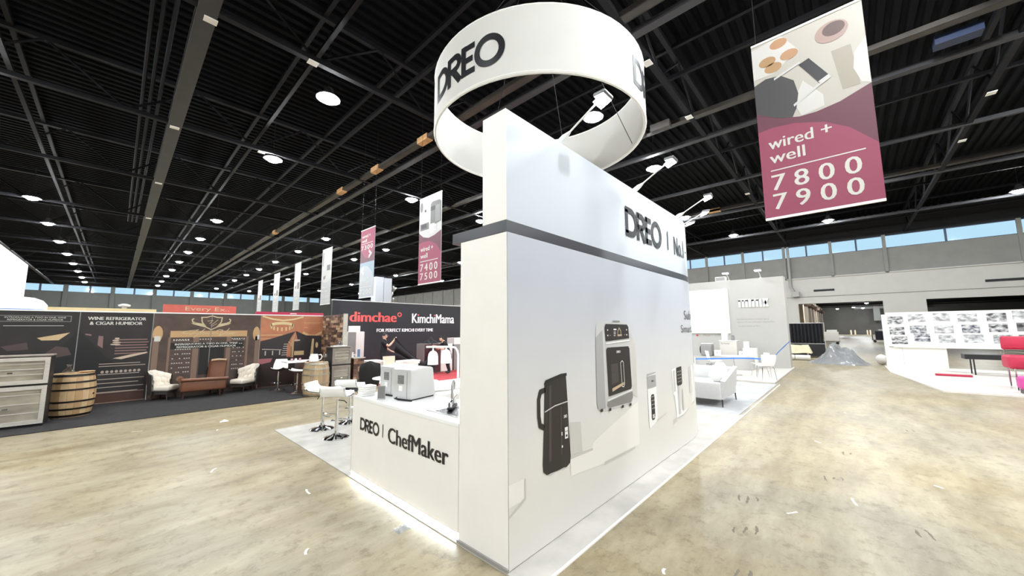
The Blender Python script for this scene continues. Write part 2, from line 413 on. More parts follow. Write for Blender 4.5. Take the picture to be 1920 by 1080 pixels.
for k, y0 in enumerate(pil[:-1]):
    y1 = pil[k+1]
    wbox('wall_panel', wr, m_conc, 0.02, 0.3, y0, y1, 5.52, 7.22)
    if abs(y0-(-5.11)) > 0.1: wbox('pilaster', wr, m_conc, -0.10, 0.06, y0-0.09, y0+0.09, 5.5, 8.15)
    wi += 1
    if y0 > 14.2: continue
    wn = shell('window_%d' % wi, (XW+0.1, (y0+y1)/2, 7.22)); hw = (y1-y0)/2
    wbox('window_frame', wn, m_mull, -0.03, 0.05, -hw, hw, 0.0, 0.04); wbox('window_frame', wn, m_mull, -0.03, 0.05, -hw, hw, 0.86, 0.9)
    mids = [0.0] if not wide(y0+0.2) else []
    for mm in mids + ([hw] if abs(y1+5.11) < 0.1 else []): wbox('mullion', wn, m_mull, -0.04, 0.05, mm-0.05, mm+0.05, 0.0, 0.9)
    ed = [-hw] + mids + [hw]
    for a, b_ in zip(ed[:-1], ed[1:]): wbox('pane', wn, m_glass, 0.0, 0.012, a+0.05, b_-0.05, 0.03, 0.87)
wbox('upper_wall', wr, m_conc, 0.02, 0.3, 17.5, YW, 7.22, 8.12)
m_pipe = mat('grey_pipe', S(150, 148, 144), 0.5, 0.2)
part('drain_pipe', wr, m_pipe, True)(lambda b: (b.tube([(-0.18, 3.1, 8.1), (-0.18, 3.1, 4.9), (-0.3, 2.9, 4.5)], 0.09, 8), b.bx(-0.55, -0.1, 2.6, 3.0, 4.1, 4.5)))

wl = shell('wall_left', (0, YW, 0))
wbox('lower_wall', wl, m_wallL, -22, XW, 0, 0.3, 0, 4.0)
px_ = [-0.72+4.33*k for k in range(-5, 9)]
for k, x0 in enumerate(px_[:-1]):
    x1 = px_[k+1]
    wbox('wall_panel', wl, m_wallL, x0, x1, 0.02, 0.3, 4.0, 7.22)
    wbox('pilaster', wl, m_wallL, x0-0.22, x0+0.22, -0.25, 0.05, 0.0, 8.2)
    wi += 1; wn = shell('window_%d' % wi, ((x0+x1)/2, YW+0.1, 7.22)); hw = (x1-x0)/2
    wbox('window_frame', wn, m_mull, -hw, hw, -0.03, 0.05, 0.0, 0.05); wbox('window_frame', wn, m_mull, -hw, hw, -0.03, 0.05, 0.92, 0.98)
    wbox('mullion', wn, m_mull, -0.1, 0.1, -0.04, 0.06, 0.0, 0.95)
    wbox('pane', wn, m_glass, -hw+0.2, -0.1, 0.0, 0.012, 0.04, 0.93); wbox('pane', wn, m_glass, 0.1, hw-0.2, 0.0, 0.012, 0.04, 0.93)
wbox('fascia', wl, m_dark, -22, XW, 0, 0.3, 8.18, 9.9)
wb = struct(MB().bx(-22.3, XW+0.3, -22.3, -22, 0, 9.9).build('wall_back', m_conc))
ws = struct(MB().bx(-22.3, -22, -22, YW, 0, 9.9).build('wall_side', m_conc))

# ---- the hall beyond the doors
nh = shell('wall_far', (0, 0, 0))
m_farwall = mat('far_hall_wall', S(92, 90, 87), 0.85, vary=0.1, scale=0.5)
wbox('end_wall', nh, m_farwall, 112, 112.3, -30, 6, 0, 6.7)
wbox('side_wall', nh, m_farwall, 36.35, 112, 5.0, 5.3, 0, 6.7)
wbox('side_wall', nh, m_farwall, 36.35, 112, -30.3, -30, 0, 6.7)
wbox('hall_roof', nh, m_roof, 36.35, 112, -30, 5, 6.5, 6.7)
m_pier = mat('cream_pier', S(214, 198, 178), 0.7); m_piercap = mat('brown_pier_cap', S(128, 104, 92), 0.7)
for k in range(9):
    x = 41+k*5.2
    wbox('pier', nh, m_pier, x, x+1.3, 3.2, 5.0, 0, 5.0)
    part('pier_cap', nh, m_piercap, True)(lambda b: b.lathe([(0.2, 4.0), (0.34, 4.1), (0.34, 4.35), (0.2, 4.45)], 10, (x+0.1, 3.15, 0)))
for k in range(10):
    x = 42+k*7
    wbox('roof_truss', nh, m_truss, x, x+0.15, -30, 5, 5.9, 6.05)
m_duct = mat('grey_duct', S(132, 132, 130), 0.5, 0.4)
wbox('wall_duct', nh, m_duct, 111.0, 112, -12, -1.2, 5.6, 6.4); wbox('wall_duct', nh, m_duct, 110.6, 111.2, -5.2, -4.2, 3.0, 6.4)
m_bol = mat('cream_bollard', S(230, 214, 190), 0.6)
for (x, y) in [(108, -0.3), (108, -0.95), (108, -2.85), (108, -3.3)]:
    o = MB().lathe([(0.13, 0), (0.13, 0.9), (0.08, 1.0)], 10).build('bollard', m_bol, None, True); o.location = (x, y, 0)
    tag(o, {-0.3: 'cream steel bollard at far hall wall, leftmost of the row', -0.95: 'cream steel bollard at far hall wall, second from left', -2.85: 'cream steel bollard at far hall wall, third from left', -3.3: 'cream steel bollard at far hall wall, rightmost of the row'}[y], 'bollard', 'bollards in the far hall')

# ---------------------------------------------------------------- high-bay lamps (each carries its own light)
def high_bay():
    t = thing('high_bay_lamp', '', 'lamp')
    part('housing', t, m_lampbody, True)(lambda b: b.lathe([(0.05, 0.34), (0.10, 0.32), (0.14, 0.18), (0.30, 0.04), (0.31, 0.015)], 14))
    part('lens', t, m_lamp, True)(lambda b: b.lathe([(0.02, -0.10), (0.09, -0.09), (0.15, -0.065), (0.19, -0.03), (0.20, 0.0), (0.20, 0.012)], 16))
    part('hanger', t, m_blackmetal)(lambda b: b.tube([(0, 0, 0.3), (0, 0, 1.66)], 0.012, 5))
    return t
proto = high_bay(); used = [False]
def lamp(x, y, z, label, group):
    o = copy_tree(proto) if used[0] else proto
    used[0] = True; o.location = (x, y, z); o['label'] = label; o['group'] = group; return o
LY = [10.1, 15.35, 26.6, 32.7, 39.0, 45.2, 51.6, 58.0, 64.4, 70.8]
cols = [(-3.2, [-8, -1.5, 4.3, 10.1, 16.5, 28.2, 34.3, 40.7, 46.8, 53.1, 59.5, 66, 72], 'row above the wine booth'),
        (3.5, [-8, -1.5] + LY, 'row left of the ring sign'),
        (9.3, [-8, -1.5, 5.2, 15.4, 26.5, 32.4, 38.9, 44.8, 50.5, 57, 63.5, 70], 'row above the aisle banners'),
        (14.2, [-8, -5.0, 5.25, 15.6, 26.8, 32.6, 38.9, 45, 51.4, 58, 64.5, 71], 'row above the kimchi booth'),  # second lamp added out of view to keep the right-hand floor bright
        (22.0, [-8, -0.6, 6.5, 15, 27, 39, 51, 63], 'row right of the ring sign'),  # second lamp set unseen behind the hanging banner, also to brighten the floor
        (28.7, [-6.5, 0.4, 5.4, 15, 27, 39, 51, 63], 'row nearest the dock doors'),
        (-10.5, [-8, 0, 8, 16, 28, 40, 52, 64], 'row far left')]
for cx, ys, nm in cols:
    for i, y in enumerate(ys):
        lamp(cx+(0.008*y if cx > 8 and cx < 12 else 0), y, ZT-0.05, 'round high-bay lamp, %s from near end of the %s' % (ordinal(i), nm), 'high-bay lamps of the %s' % nm)
lamp(7.0, 0.2, ZT-0.05, 'round high-bay lamp above the aisle beside the ring sign', 'high-bay lamps of the row above the aisle banners')
for i, (x, y) in enumerate([(47, 1.0), (58, -4), (66, 0.5), (84, -2.5), (84, -8), (50, -8), (100, -1), (106, 1.5), (106, -2.5), (106, -7)]):
    lamp(x, y, 5.6, 'small round lamp in the dark hall beyond the doors, %s nearest' % ordinal(i), 'lamps in the far hall')

# ================================================================ MAIN BOOTH
X0w, Y0w, Xc, Rw = 2.10, 1.99, 6.40, 2.0      # straight face, then a quarter-round end
def wallpt(s, z, off):
    # s = distance along the aisle face measured like X
    if s <= Xc: return (s, Y0w-off, z)
    a = (s-Xc)/Rw
    return (Xc+(Rw+off)*math.sin(a), Y0w+Rw-(Rw+off)*math.cos(a), z)
SEND = Xc + Rw*PI/2
def wall_body(b, th, z0, z1, off=0.0, s0=X0w):
    st = [s0] + [s0+(Xc-s0)*k/4 for k in range(1, 5)] + [Xc+(SEND-Xc)*k/18 for k in range(1, 19)]
    n = len(st); vs = []
    for s in st: vs += [wallpt(s, z0, off), wallpt(s, z1, off), wallpt(s, z1, -th), wallpt(s, z0, -th)]
    fs = []
    for i in range(n-1):
        for k in range(4): fs.append((4*i+k, 4*i+4+k, 4*i+4+(k+1) % 4, 4*i+(k+1) % 4))
    fs += [(0, 1, 2, 3), (4*n-1, 4*n-2, 4*n-3, 4*n-4)]
    b.add(vs, fs)
def skin(b, z0, z1, off, s0=X0w, s1=SEND):
    st = [s0, Xc] + [Xc+(s1-Xc)*k/18 for k in range(1, 19)]
    vs = []
    for s in st: vs += [wallpt(s, z0, off), wallpt(s, z1, off), wallpt(s, z1, off-0.003), wallpt(s, z0, off-0.003)]
    fs = []
    for i in range(len(st)-1):
        for k in range(4): fs.append((4*i+k, 4*i+4+k, 4*i+4+(k+1) % 4, 4*i+(k+1) % 4))
    n = len(st); fs += [(0, 1, 2, 3), (4*n-1, 4*n-2, 4*n-3, 4*n-4)]
    b.add(vs, fs)
bw = thing('booth_wall', 'tall cream and grey exhibition wall printed with kitchen appliances, curved at its far end', 'booth wall', (0, 0, 0))
part('wall_body', bw, m_cream, True)(lambda b: wall_body(b, 0.58, 0.012, 2.59))
part('header', bw, m_header, True)(lambda b: wall_body(b, 0.28, 2.69, 3.66))
part('header_end', bw, m_cream)(lambda b: b.bx(2.094, 2.0995, 1.99, 2.27, 2.69, 3.66))
part('dark_band', bw, m_band, True)(lambda b: wall_body(b, 0.70, 2.592, 2.688, 0.004, X0w-0.004))
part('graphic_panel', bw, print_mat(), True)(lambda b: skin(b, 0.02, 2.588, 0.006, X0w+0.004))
part('base_trim', bw, mat('grey_base_trim', S(150, 148, 142), 0.6))(lambda b: b.bx(2.085, 2.1, 1.985, 2.58, 0.012, 0.035))
W1 = lambda o: (lambda s, z: wallpt(s, z, o))
part('header_logo', bw, m_ink2, label='black interlocking DREO lettering')(lambda b: logo(b, 4.30, 2.97, 5.52, 3.36, W1(0.008)))
def hdr(b):
    f = W1(0.008)
    b.rect(5.76, 3.01, 5.80, 3.31, f)
    text(b, 'No.1', 6.05, 2.975, 6.52, 3.28, f, bold=0.02); b.rect(6.62, 3.09, 6.72, 3.12, f)
part('header_lettering', bw, m_ink2)(hdr)
m_greytxt = mat('grey_lettering', S(84, 84, 86), 0.5)
def subt(b):
    f = W1(0.010)
    text(b, 'Subtle', 6.33, 1.93, 7.0, 2.08, f); text(b, 'Smart.Simple', 6.15, 1.68, 7.5, 1.84, f)
part('panel_lettering', bw, m_greytxt)(subt)
# printed appliances on the grey panel (flat print, in wall coordinates)
def P(*c):
    q = S(*c); return mat('print_%d_%d_%d' % c, tuple(v*0.66 for v in q[:3])+(1,), 0.5)
m_prk, m_prk2, m_prk3 = P(52, 45, 43), P(84, 74, 70), P(38, 34, 33)
PW = lambda *c: mat('wall_print_%d_%d_%d' % c, S(*c), 0.5)
m_pr1, m_pr2, m_pr3, m_pr4 = PW(196, 195, 193), PW(164, 163, 162), PW(236, 235, 232), PW(128, 126, 124)
m_prsh, m_prledge = PW(196, 192, 186), PW(229, 225, 218)
def pr(name, m, k, fn, label=None): part(name, bw, m, label=label)(lambda b: fn(b, W1(0.0085+0.0015*k)))
pr('printed_ledge', m_prledge, 0, lambda b, f: (b.poly([(2.93, 0.62), (3.33, 0.62), (3.35, 0.66), (4.43, 0.90), (4.43, 0.40), (3.56, 0.40), (2.93, 0.45)], f), b.poly([(2.1, 0.46), (2.28, 0.46), (2.28, 0.62), (2.1, 0.62)], f)))
pr('printed_shadow', m_prsh, 0.5, lambda b, f: (b.poly([(2.93, 0.64), (2.94, 0.93), (3.12, 0.90), (3.14, 0.62)], f), b.poly([(2.92, 0.60), (3.33, 0.585), (3.33, 0.61), (2.93, 0.63)], f), b.poly([(3.54, 0.385), (4.30, 0.375), (4.30, 0.40), (3.56, 0.415)], f), b.poly([(4.3, 1.0), (4.3, 1.75), (4.42, 1.6), (4.42, 0.95)], f), b.poly([(2.1, 0.40), (2.28, 0.48), (2.285, 0.62), (2.30, 0.62), (2.30, 0.46), (2.1, 0.38)], f), b.poly([(5.0, 0.55), (5.35, 0.60), (5.35, 0.615), (5.0, 0.58)], f), b.poly([(5.6, 0.40), (5.75, 0.42), (5.75, 0.48), (5.6, 0.46)], f)))
# soy-milk jug
pr('printed_jug_handle', m_prk, 1, lambda b, f: b.ribbon([(2.57, 1.27), (2.50, 1.26), (2.475, 1.20), (2.475, 1.06), (2.49, 0.985), (2.545, 0.955)], 0.045, f))
pr('printed_jug', m_prk, 1, lambda b, f: b.poly([(2.56, 1.325), (2.885, 1.372), (2.905, 1.12), (2.915, 0.90), (2.935, 0.63), (2.925, 0.575), (2.87, 0.552), (2.57, 0.565), (2.525, 0.60), (2.518, 0.66), (2.54, 0.95), (2.55, 1.10)], f), 'dark brown printed jug with handle')
pr('printed_jug_highlight', m_prk2, 2, lambda b, f: (b.poly([(2.60, 0.66), (2.64, 0.66), (2.655, 1.30), (2.62, 1.295)], f), b.poly([(2.78, 0.68), (2.80, 0.68), (2.80, 1.10), (2.785, 1.10)], f)))
pr('printed_jug_lid', m_prk3, 2, lambda b, f: (b.poly([(2.545, 1.315), (2.57, 1.35), (2.80, 1.385), (2.895, 1.385), (2.90, 1.36), (2.56, 1.318)], f),))
pr('printed_jug_trim', m_pr1, 3, lambda b, f: (b.ribbon([(2.552, 1.085), (2.70, 1.115), (2.903, 1.125)], 0.010, f), b.poly([(2.60, 0.553), (2.68, 0.553), (2.68, 0.562), (2.60, 0.566)], f), b.poly([(2.76, 0.552), (2.83, 0.552), (2.83, 0.560), (2.76, 0.560)], f)))
pr('printed_jug_display', m_pr3, 3, lambda b, f: (b.rect(2.845, 0.80, 2.895, 0.90, f), logo(b, 2.835, 0.985, 2.885, 1.01, f), b.rect(2.792, 0.84, 2.806, 0.87, f), b.disc(2.80, 0.745, 0.010, 0.012, f, 10)))
pr('printed_jug_keys', m_prk3, 4, lambda b, f: (b.rect(2.858, 0.815, 2.882, 0.835, f), b.rect(2.852, 0.86, 2.866, 0.868, f), b.rect(2.876, 0.86, 2.888, 0.868, f)))
# countertop fryer
pr('printed_fryer_body', m_pr1, 1, lambda b, f: b.poly([(3.46, 1.80), (3.50, 1.84), (3.66, 1.875), (4.20, 1.865), (4.27, 1.83), (4.295, 1.65), (4.305, 1.0), (4.28, 0.935), (4.20, 0.895), (3.58, 0.925), (3.46, 0.955), (3.435, 1.02)], f), 'printed steel fryer with black door and control panel')
pr('printed_fryer_side', m_pr2, 2, lambda b, f: (b.poly([(3.437, 1.02), (3.45, 1.70), (3.60, 1.78), (3.615, 0.94), (3.46, 0.965)], f),))
pr('printed_fryer_front', m_pr4, 3, lambda b, f: (b.poly([(3.66, 1.005), (4.28, 1.04), (4.285, 0.97), (4.23, 0.92), (3.68, 0.945), (3.645, 0.97)], f), b.poly([(3.84, 1.868), (4.02, 1.868), (4.02, 1.885), (3.84, 1.885)], f)))
pr('printed_fryer_panel', m_prk3, 4, lambda b, f: (b.poly([(3.66, 1.655), (3.645, 1.80), (3.67, 1.845), (4.20, 1.84), (4.235, 1.81), (4.245, 1.675)], f), b.poly([(3.69, 1.06), (3.665, 1.56), (3.69, 1.585), (4.21, 1.58), (4.24, 1.555), (4.265, 1.10), (4.24, 1.075)], f)))
pr('printed_fryer_chrome', m_pr3, 5, lambda b, f: (b.ribbon([(3.66, 1.63), (4.245, 1.65)], 0.014, f), b.ribbon([(3.66, 1.02), (4.27, 1.06)], 0.012, f), b.ribbon([(3.99, 1.40), (4.03, 1.42), (4.06, 1.40), (4.075, 1.15), (4.05, 1.12), (4.01, 1.13)], 0.008, f, True), logo(b, 3.90, 1.515, 4.0, 1.54, f), b.rect(3.85, 1.775, 3.92, 1.79, f), b.rect(3.85, 1.75, 3.90, 1.757, f), b.rect(3.85, 1.73, 3.90, 1.737, f), b.rect(3.85, 1.71, 3.89, 1.717, f), b.rect(3.70, 1.77, 3.72, 1.785, f), b.rect(3.70, 1.71, 3.72, 1.725, f), b.rect(4.17, 1.77, 4.19, 1.785, f), b.rect(4.17, 1.71, 4.19, 1.725, f), b.rect(3.76, 1.715, 3.77, 1.722, f), b.rect(4.12, 1.715, 4.13, 1.722, f)))
pr('printed_fryer_glow', P(236, 206, 172), 5, lambda b, f: (b.ribbon([(3.95, 1.715), (3.95, 1.76), (3.99, 1.80), (4.03, 1.76), (4.03, 1.715)], 0.012, f), b.rect(3.94, 1.705, 4.05, 1.725, f), b.poly([(3.77, 1.10), (4.06, 1.145), (4.06, 1.175), (3.77, 1.135)], f)))
pr('printed_fryer_window', P(74, 68, 66), 4.5, lambda b, f: (b.poly([(3.76, 1.17), (3.76, 1.40), (3.93, 1.40), (3.93, 1.19)], f),))
pr('printed_fryer_feet', m_prk3, 5, lambda b, f: [b.rect(u, z, u+0.05, z+0.03, f) for u, z in ((3.50, 0.925), (3.68, 0.905), (3.98, 0.89), (4.18, 0.882))])
# heater column
pr('printed_heater', m_pr3, 1, lambda b, f: b.poly([(4.73, 1.19), (5.02, 1.20), (5.02, 0.60), (4.96, 0.55), (4.76, 0.505), (4.735, 0.55)], f), 'white printed column heater with dark keypad')
pr('printed_heater_top', m_pr2, 2, lambda b, f: (b.rect(4.735, 1.01, 5.015, 1.17, f), b.poly([(4.73, 1.175), (5.02, 1.185), (5.01, 1.205), (4.74, 1.20)], f)))
pr('printed_heater_keypad', m_prk3, 3, lambda b, f: (b.poly([(4.82, 0.63), (4.84, 0.60), (4.91, 0.60), (4.935, 0.64), (4.935, 0.90), (4.91, 0.925), (4.84, 0.925), (4.82, 0.90)], f), logo(b, 4.86, 1.085, 4.94, 1.105, f)))
pr('printed_heater_keys', m_pr1, 4, lambda b, f: ([b.rect(4.835+0.035*i, 0.74+0.05*j, 4.852+0.035*i, 0.752+0.05*j, f) for i in range(3) for j in range(4)], b.rect(4.845, 0.62, 4.91, 0.67, f)))
# dispenser
pr('printed_dispenser', m_pr3, 1, lambda b, f: b.poly([(5.63, 1.18), (5.80, 1.20), (6.05, 1.205), (6.62, 1.17), (6.66, 0.80), (6.60, 0.60), (6.05, 0.47), (5.75, 0.47), (5.70, 0.8), (5.64, 0.82)], f), 'white printed drink dispenser with dark touch panel')
pr('printed_dispenser_shade', m_pr1, 2, lambda b, f: (b.poly([(5.68, 0.85), (5.76, 0.85), (5.76, 1.16), (5.68, 1.16)], f), b.poly([(5.85, 0.50), (5.93, 0.50), (5.93, 0.92), (5.85, 0.92)], f), b.poly([(6.03, 0.52), (6.09, 0.53), (6.09, 0.85), (6.03, 0.85)], f), b.ribbon([(6.40, 0.75), (6.48, 0.75), (6.48, 1.15), (6.40, 1.15)], 0.015, f, True), b.ribbon([(5.7, 0.46), (6.05, 0.46), (6.62, 0.58)], 0.02, f)))
pr('printed_dispenser_panel', m_prk3, 3, lambda b, f: b.poly([(5.82, 1.19), (6.05, 1.20), (6.05, 0.94), (6.01, 0.92), (5.85, 0.92), (5.82, 0.95)], f))
pr('printed_dispenser_keys', m_pr1, 4, lambda b, f: [b.rect(5.86+0.06*i, 0.97+0.05*j, 5.885+0.06*i, 0.985+0.05*j, f) for i in range(3) for j in range(4)])

# arm lights along the wall top
def arm_light(i, base, ang, label):
    t = thing('arm_light', label, 'lamp', base, ang, 'arm lights on the booth wall header')
    # local -Y points out over the aisle
    part('bracket', t, m_gloss, True)(lambda b: (b.bx(-0.03, 0.03, -0.05, 0.12, 0.0, 0.02), b.tube([(0, 0.06, 0.01), (0, 0.02, 0.05), (0, -0.10, 0.12), (0, -0.17, 0.155)], [0.03, 0.042, 0.034, 0.012], 8)))
    part('arm', t, m_gloss, True)(lambda b: b.tube([(0, -0.12, 0.13), (0, -0.50, 0.34)], 0.010, 6))
    part('lamp_head', t, m_lampbody, True)(lambda b: b.rbox(-0.09, 0.09, -0.62, -0.49, 0.345, 0.385, 0.015))
    part('lens', t, m_arm)(lambda b: b.add([(-0.08, -0.60, 0.343), (0.08, -0.60, 0.343), (0.08, -0.485, 0.30), (-0.08, -0.485, 0.30)], [(3, 2, 1, 0)]))
    return t
nm = ['nearest the end of the wall', 'above the header logo', 'above the header number text', 'above the curved end of the wall', 'farthest round the curved end']
for i, s in enumerate((3.02, 4.85, 6.62, Xc+Rw*R(29), Xc+Rw*R(46))):
    p = wallpt(s, 3.66, -0.13); a = 0 if s <= Xc else (s-Xc)/Rw
    arm_light(i, p, a, 'white arm light on top of the booth wall, %s' % nm[i])

# ---- counter
ct = thing('counter', 'cream booth counter with white top, front lettering and a light strip along the floor', 'counter', (0, 0, 0))
CY0, CY1, CX1, CZ = 2.578, 4.67, 2.80, 0.975
part('cabinet_body', ct, m_cream)(lambda b: b.bx(2.10, CX1, CY0, CY1, 0.075, CZ-0.035))
part('worktop', ct, m_gloss, bevel=0.003)(lambda b: b.bx(2.097, CX1, CY0, CY1+0.004, CZ-0.034, CZ))
part('plinth', ct, m_white)(lambda b: b.bx(2.17, CX1-0.03, CY0, CY1-0.03, 0.012, 0.075))
part('led_strip', ct, m_led)(lambda b: b.bx(2.135, 2.150, CY0+0.005, CY1-0.02, 0.030, 0.070))
part('edge_trim', ct, m_chrome)(lambda b: b.bx(2.105, 2.135, CY1, CY1+0.02, 0.012, CZ-0.04))
CF = lambda y, z: (2.0965, 4.45-y, z)
def ctl(b):
    text(b, 'ChefMaker', 0.665, 0.585, 1.735, 0.745, CF, bold=0.05)
def ctl2(b):
    logo(b, 0.0, 0.60, 0.47, 0.745, CF)
part('divider', ct, m_ink)(lambda b: b.rect(0.545, 0.61, 0.56, 0.75, CF))
part('lettering', ct, m_ink)(ctl); part('logo', ct, m_ink)(ctl2)
# sink and faucet
def sink(b):
    x0, x1, y0, y1, z = 2.22, 2.62, 2.62, 3.24, CZ+0.004
    b.bx(x0, x1, y0, y0+0.03, CZ+0.0002, z); b.bx(x0, x1, y1-0.10, y1, CZ, z); b.bx(x0, x0+0.03, y0+0.03, y1-0.10, CZ, z); b.bx(x1-0.03, x1, y0+0.03, y1-0.10, CZ, z)
sk = thing('sink', 'small stainless sink set in the counter beside the tall wall', 'sink', (0, 0, 0))
part('rim', sk, m_steel)(sink)
part('bowl', sk, mat('dark_bowl_steel', S(120, 120, 122), 0.25, 1.0))(lambda b: b.bx(2.25, 2.59, 2.65, 3.14, CZ+0.0002, CZ+0.0012))
fa = thing('faucet', 'chrome gooseneck faucet with two handles behind the counter sink', 'faucet', (2.45, 3.12, CZ+0.004), R(40))
part('base', fa, m_black, True)(lambda b: b.rbox(-0.13, 0.13, -0.03, 0.03, 0, 0.03, 0.012))
part('spout', fa, m_steel, True)(lambda b: b.tube([(0, 0, 0.02), (0, 0, 0.22)] + [(0.045-0.045*math.cos(R(a)), -0.0, 0.22+0.05*math.sin(R(a))) for a in range(20, 181, 20)] + [(0.09, 0, 0.18)], 0.014, 8))
for sx in (-1, 1):
    h_ = part('handle', fa, m_chrome, True)(lambda b: (b.lathe([(0.022, 0.025), (0.02, 0.06), (0.012, 0.08)], 10, (sx*0.10, 0, 0)), b.tube([(sx*0.10, 0, 0.075), (sx*0.13, -0.03, 0.11)], 0.008, 6)))
# two ovens seen from behind
m_alu = mat('satin_aluminium', S(212, 212, 211), 0.35, 0.3, vary=0.03, scale=4)
m_grille = mat('dark_vent_slot', S(38, 38, 40), 0.6)
def oven(loc, rz, label):
    t = thing('countertop_oven', label, 'oven', loc, rz, 'ovens on the counter')
    # local: +X along the long smooth side, vent panel on the -X end
    # the vent face is upright, the far (+X) side leans in; crisp edges
    part('body', t, m_alu, True)(lambda b: b.rloft([(0.41, 0.30, 0.014, 0.016, 0.205, 0.15), (0.42, 0.31, 0.018, 0.024, 0.205, 0.15), (0.38, 0.30, 0.018, 0.335, 0.186, 0.15), (0.372, 0.292, 0.02, 0.352, 0.184, 0.15), (0.345, 0.265, 0.02, 0.362, 0.182, 0.15)], 4))
    part('base', t, m_black)(lambda b: b.rloft([(0.40, 0.28, 0.02, 0.0, 0.205, 0.15), (0.40, 0.28, 0.02, 0.015, 0.205, 0.15)], 3))
    part('seam', t, m_pr4)(lambda b: b.bx(-0.0075, -0.0065, 0.055, 0.06, 0.03, 0.33))
    v = part('vent_panel', t, m_grille)(lambda b: b.bx(-0.0085, -0.0065, 0.11, 0.21, 0.19, 0.285))
    for k in range(8):
        z = 0.195+0.0115*k
        part('slat', v, m_alu)(lambda b: b.bx(-0.011, -0.0086, 0.11, 0.21, z, z+0.004))
    part('rating_label', t, m_white)(lambda b: b.bx(-0.0085, -0.0065, 0.13, 0.19, 0.105, 0.165))
    part('power_cord', t, m_black, True)(lambda b: b.tube([(0.0, 0.22, 0.03), (-0.03, 0.22, 0.02), (-0.035, 0.17, 0.008), (-0.02, 0.06, 0.006), (-0.01, -0.03, 0.006)], 0.006, 6))
    return t
oven((2.365, 3.78, CZ), R(12), 'silver countertop oven seen from behind, the one nearest the sink')
oven((2.40, 4.21, CZ), R(6), 'silver countertop oven partly hidden behind the nearer oven')
# small things on the counter
m_paper = mat('white_paper', S(246, 244, 240), 0.8)
for k in range(5):
    o = MB().rbox(-0.085, 0.085, -0.075, 0.075, 0, 0.024, 0.008).build('folded_towel', m_paper, None, True)
    o.location = (2.215+0.003*k, 4.56, CZ+0.001+0.0245*k); o.rotation_euler = (0, 0, R(2*k-4))
    tag(o, 'folded white towel in the counter corner stack, %s' % ['at the bottom', 'second from bottom', 'in the middle', 'second from top', 'on top'][k], 'towel', 'towels stacked on the counter corner')
sh = thing('sign_holder', 'small clear tabletop sign holder standing on the white counter', 'sign holder', (2.21, 4.17, CZ), R(-35))
m_acr = mat('clear_acrylic', S(225, 228, 228), 0.1, alpha=0.45)
part('stand', sh, m_acr)(lambda b: (b.bx(-0.045, 0.045, -0.03, 0.03, 0, 0.004), b.add([(-0.045, 0, 0.004), (0.045, 0, 0.004), (0.045, 0.03, 0.15), (-0.045, 0.03, 0.15), (-0.045, 0.004, 0.004), (0.045, 0.004, 0.004), (0.045, 0.034, 0.15), (-0.045, 0.034, 0.15)], [(0, 1, 2, 3), (4, 7, 6, 5), (0, 4, 5, 1), (3, 2, 6, 7)])))
part('card', sh, m_pr4)(lambda b: b.add([(-0.04, -0.0015, 0.01), (0.04, -0.0015, 0.01), (0.04, 0.0275, 0.145), (-0.04, 0.0275, 0.145)], [(0, 1, 2, 3)]))
# rear island with heat lamp
isl = thing('island', 'low white island counter behind the ovens carrying the heat lamp', 'counter', (0, 0, 0))
part('cabinet_body', isl, m_white)(lambda b: b.bx(2.84, 4.25, 3.86, 4.85, 0.012, 0.93))
part('worktop', isl, m_gloss, bevel=0.004)(lambda b: b.bx(2.815, 4.30, 3.84, 4.90, 0.932, 0.975))
hl = thing('heat_lamp', 'white double-dome food heat lamp on a bent stand on the island', 'heat lamp', (3.51, 4.34, 0.975))
m_dome = mat('white_dome_enamel', S(238, 238, 236), 0.3)
part('stand', hl, m_gloss, True)(lambda b: (b.lathe([(0.10, 0), (0.10, 0.012), (0.02, 0.02)], 14), b.tube([(0, 0, 0.01), (0, 0, 0.44), (-0.008, 0.008, 0.50), (-0.03, 0.03, 0.545), (-0.07, 0.075, 0.56), (-0.33, 0.345, 0.56)], 0.016, 8)))
for (dx, dy, zz) in ((-0.26, 0.27, 0.30), (-0.125, 0.13, 0.32)):
    d = part('dome', hl, m_dome, True)(lambda b: b.lathe([(0.075, 0.0), (0.082, 0.004), (0.078, 0.012), (0.076, 0.11), (0.066, 0.16), (0.045, 0.19), (0.015, 0.205), (0.010, 0.225), (0.010, 0.25)], 18, (dx, dy, zz)))
    part('warning_sticker', d, mat('amber_sticker', S(222, 190, 110), 0.5))(lambda b: b.add([(dx-0.052, dy-0.058, zz+0.02), (dx-0.036, dy-0.069, zz+0.02), (dx-0.044, dy-0.064, zz+0.038)], [(0, 1, 2)]))
m_wrap = mat('crumpled_wrap', S(238, 232, 220), 0.6, vary=0.06, scale=9)
def crumple(sx, sy, hz, seed, n=14):
    rnd = random.Random(seed); ph = [rnd.uniform(0, 6.28) for _ in range(8)]
    def fn(u, v):
        e = math.sin(PI*u)**0.6*math.sin(PI*v)**0.6
        z = hz*e*(0.55+0.25*math.sin(9*u+ph[0]+3*v)+0.2*math.sin(13*v+ph[1]-5*u))+0.004
        return ((u-0.5)*sx*(1+0.1*math.sin(5*v+ph[2])), (v-0.5)*sy*(1+0.12*math.sin(6*u+ph[3])), max(0.003, z))
    return fn
o = MB().sheet(crumple(0.5, 0.45, 0.12, 3), 16, 14, 0.003).build('packing_wrap', m_wrap, None, True); o.location = (3.08, 4.30, 0.979)
tag(o, 'crumpled cream packing wrap lying on the island beside the ovens', 'packing wrap')

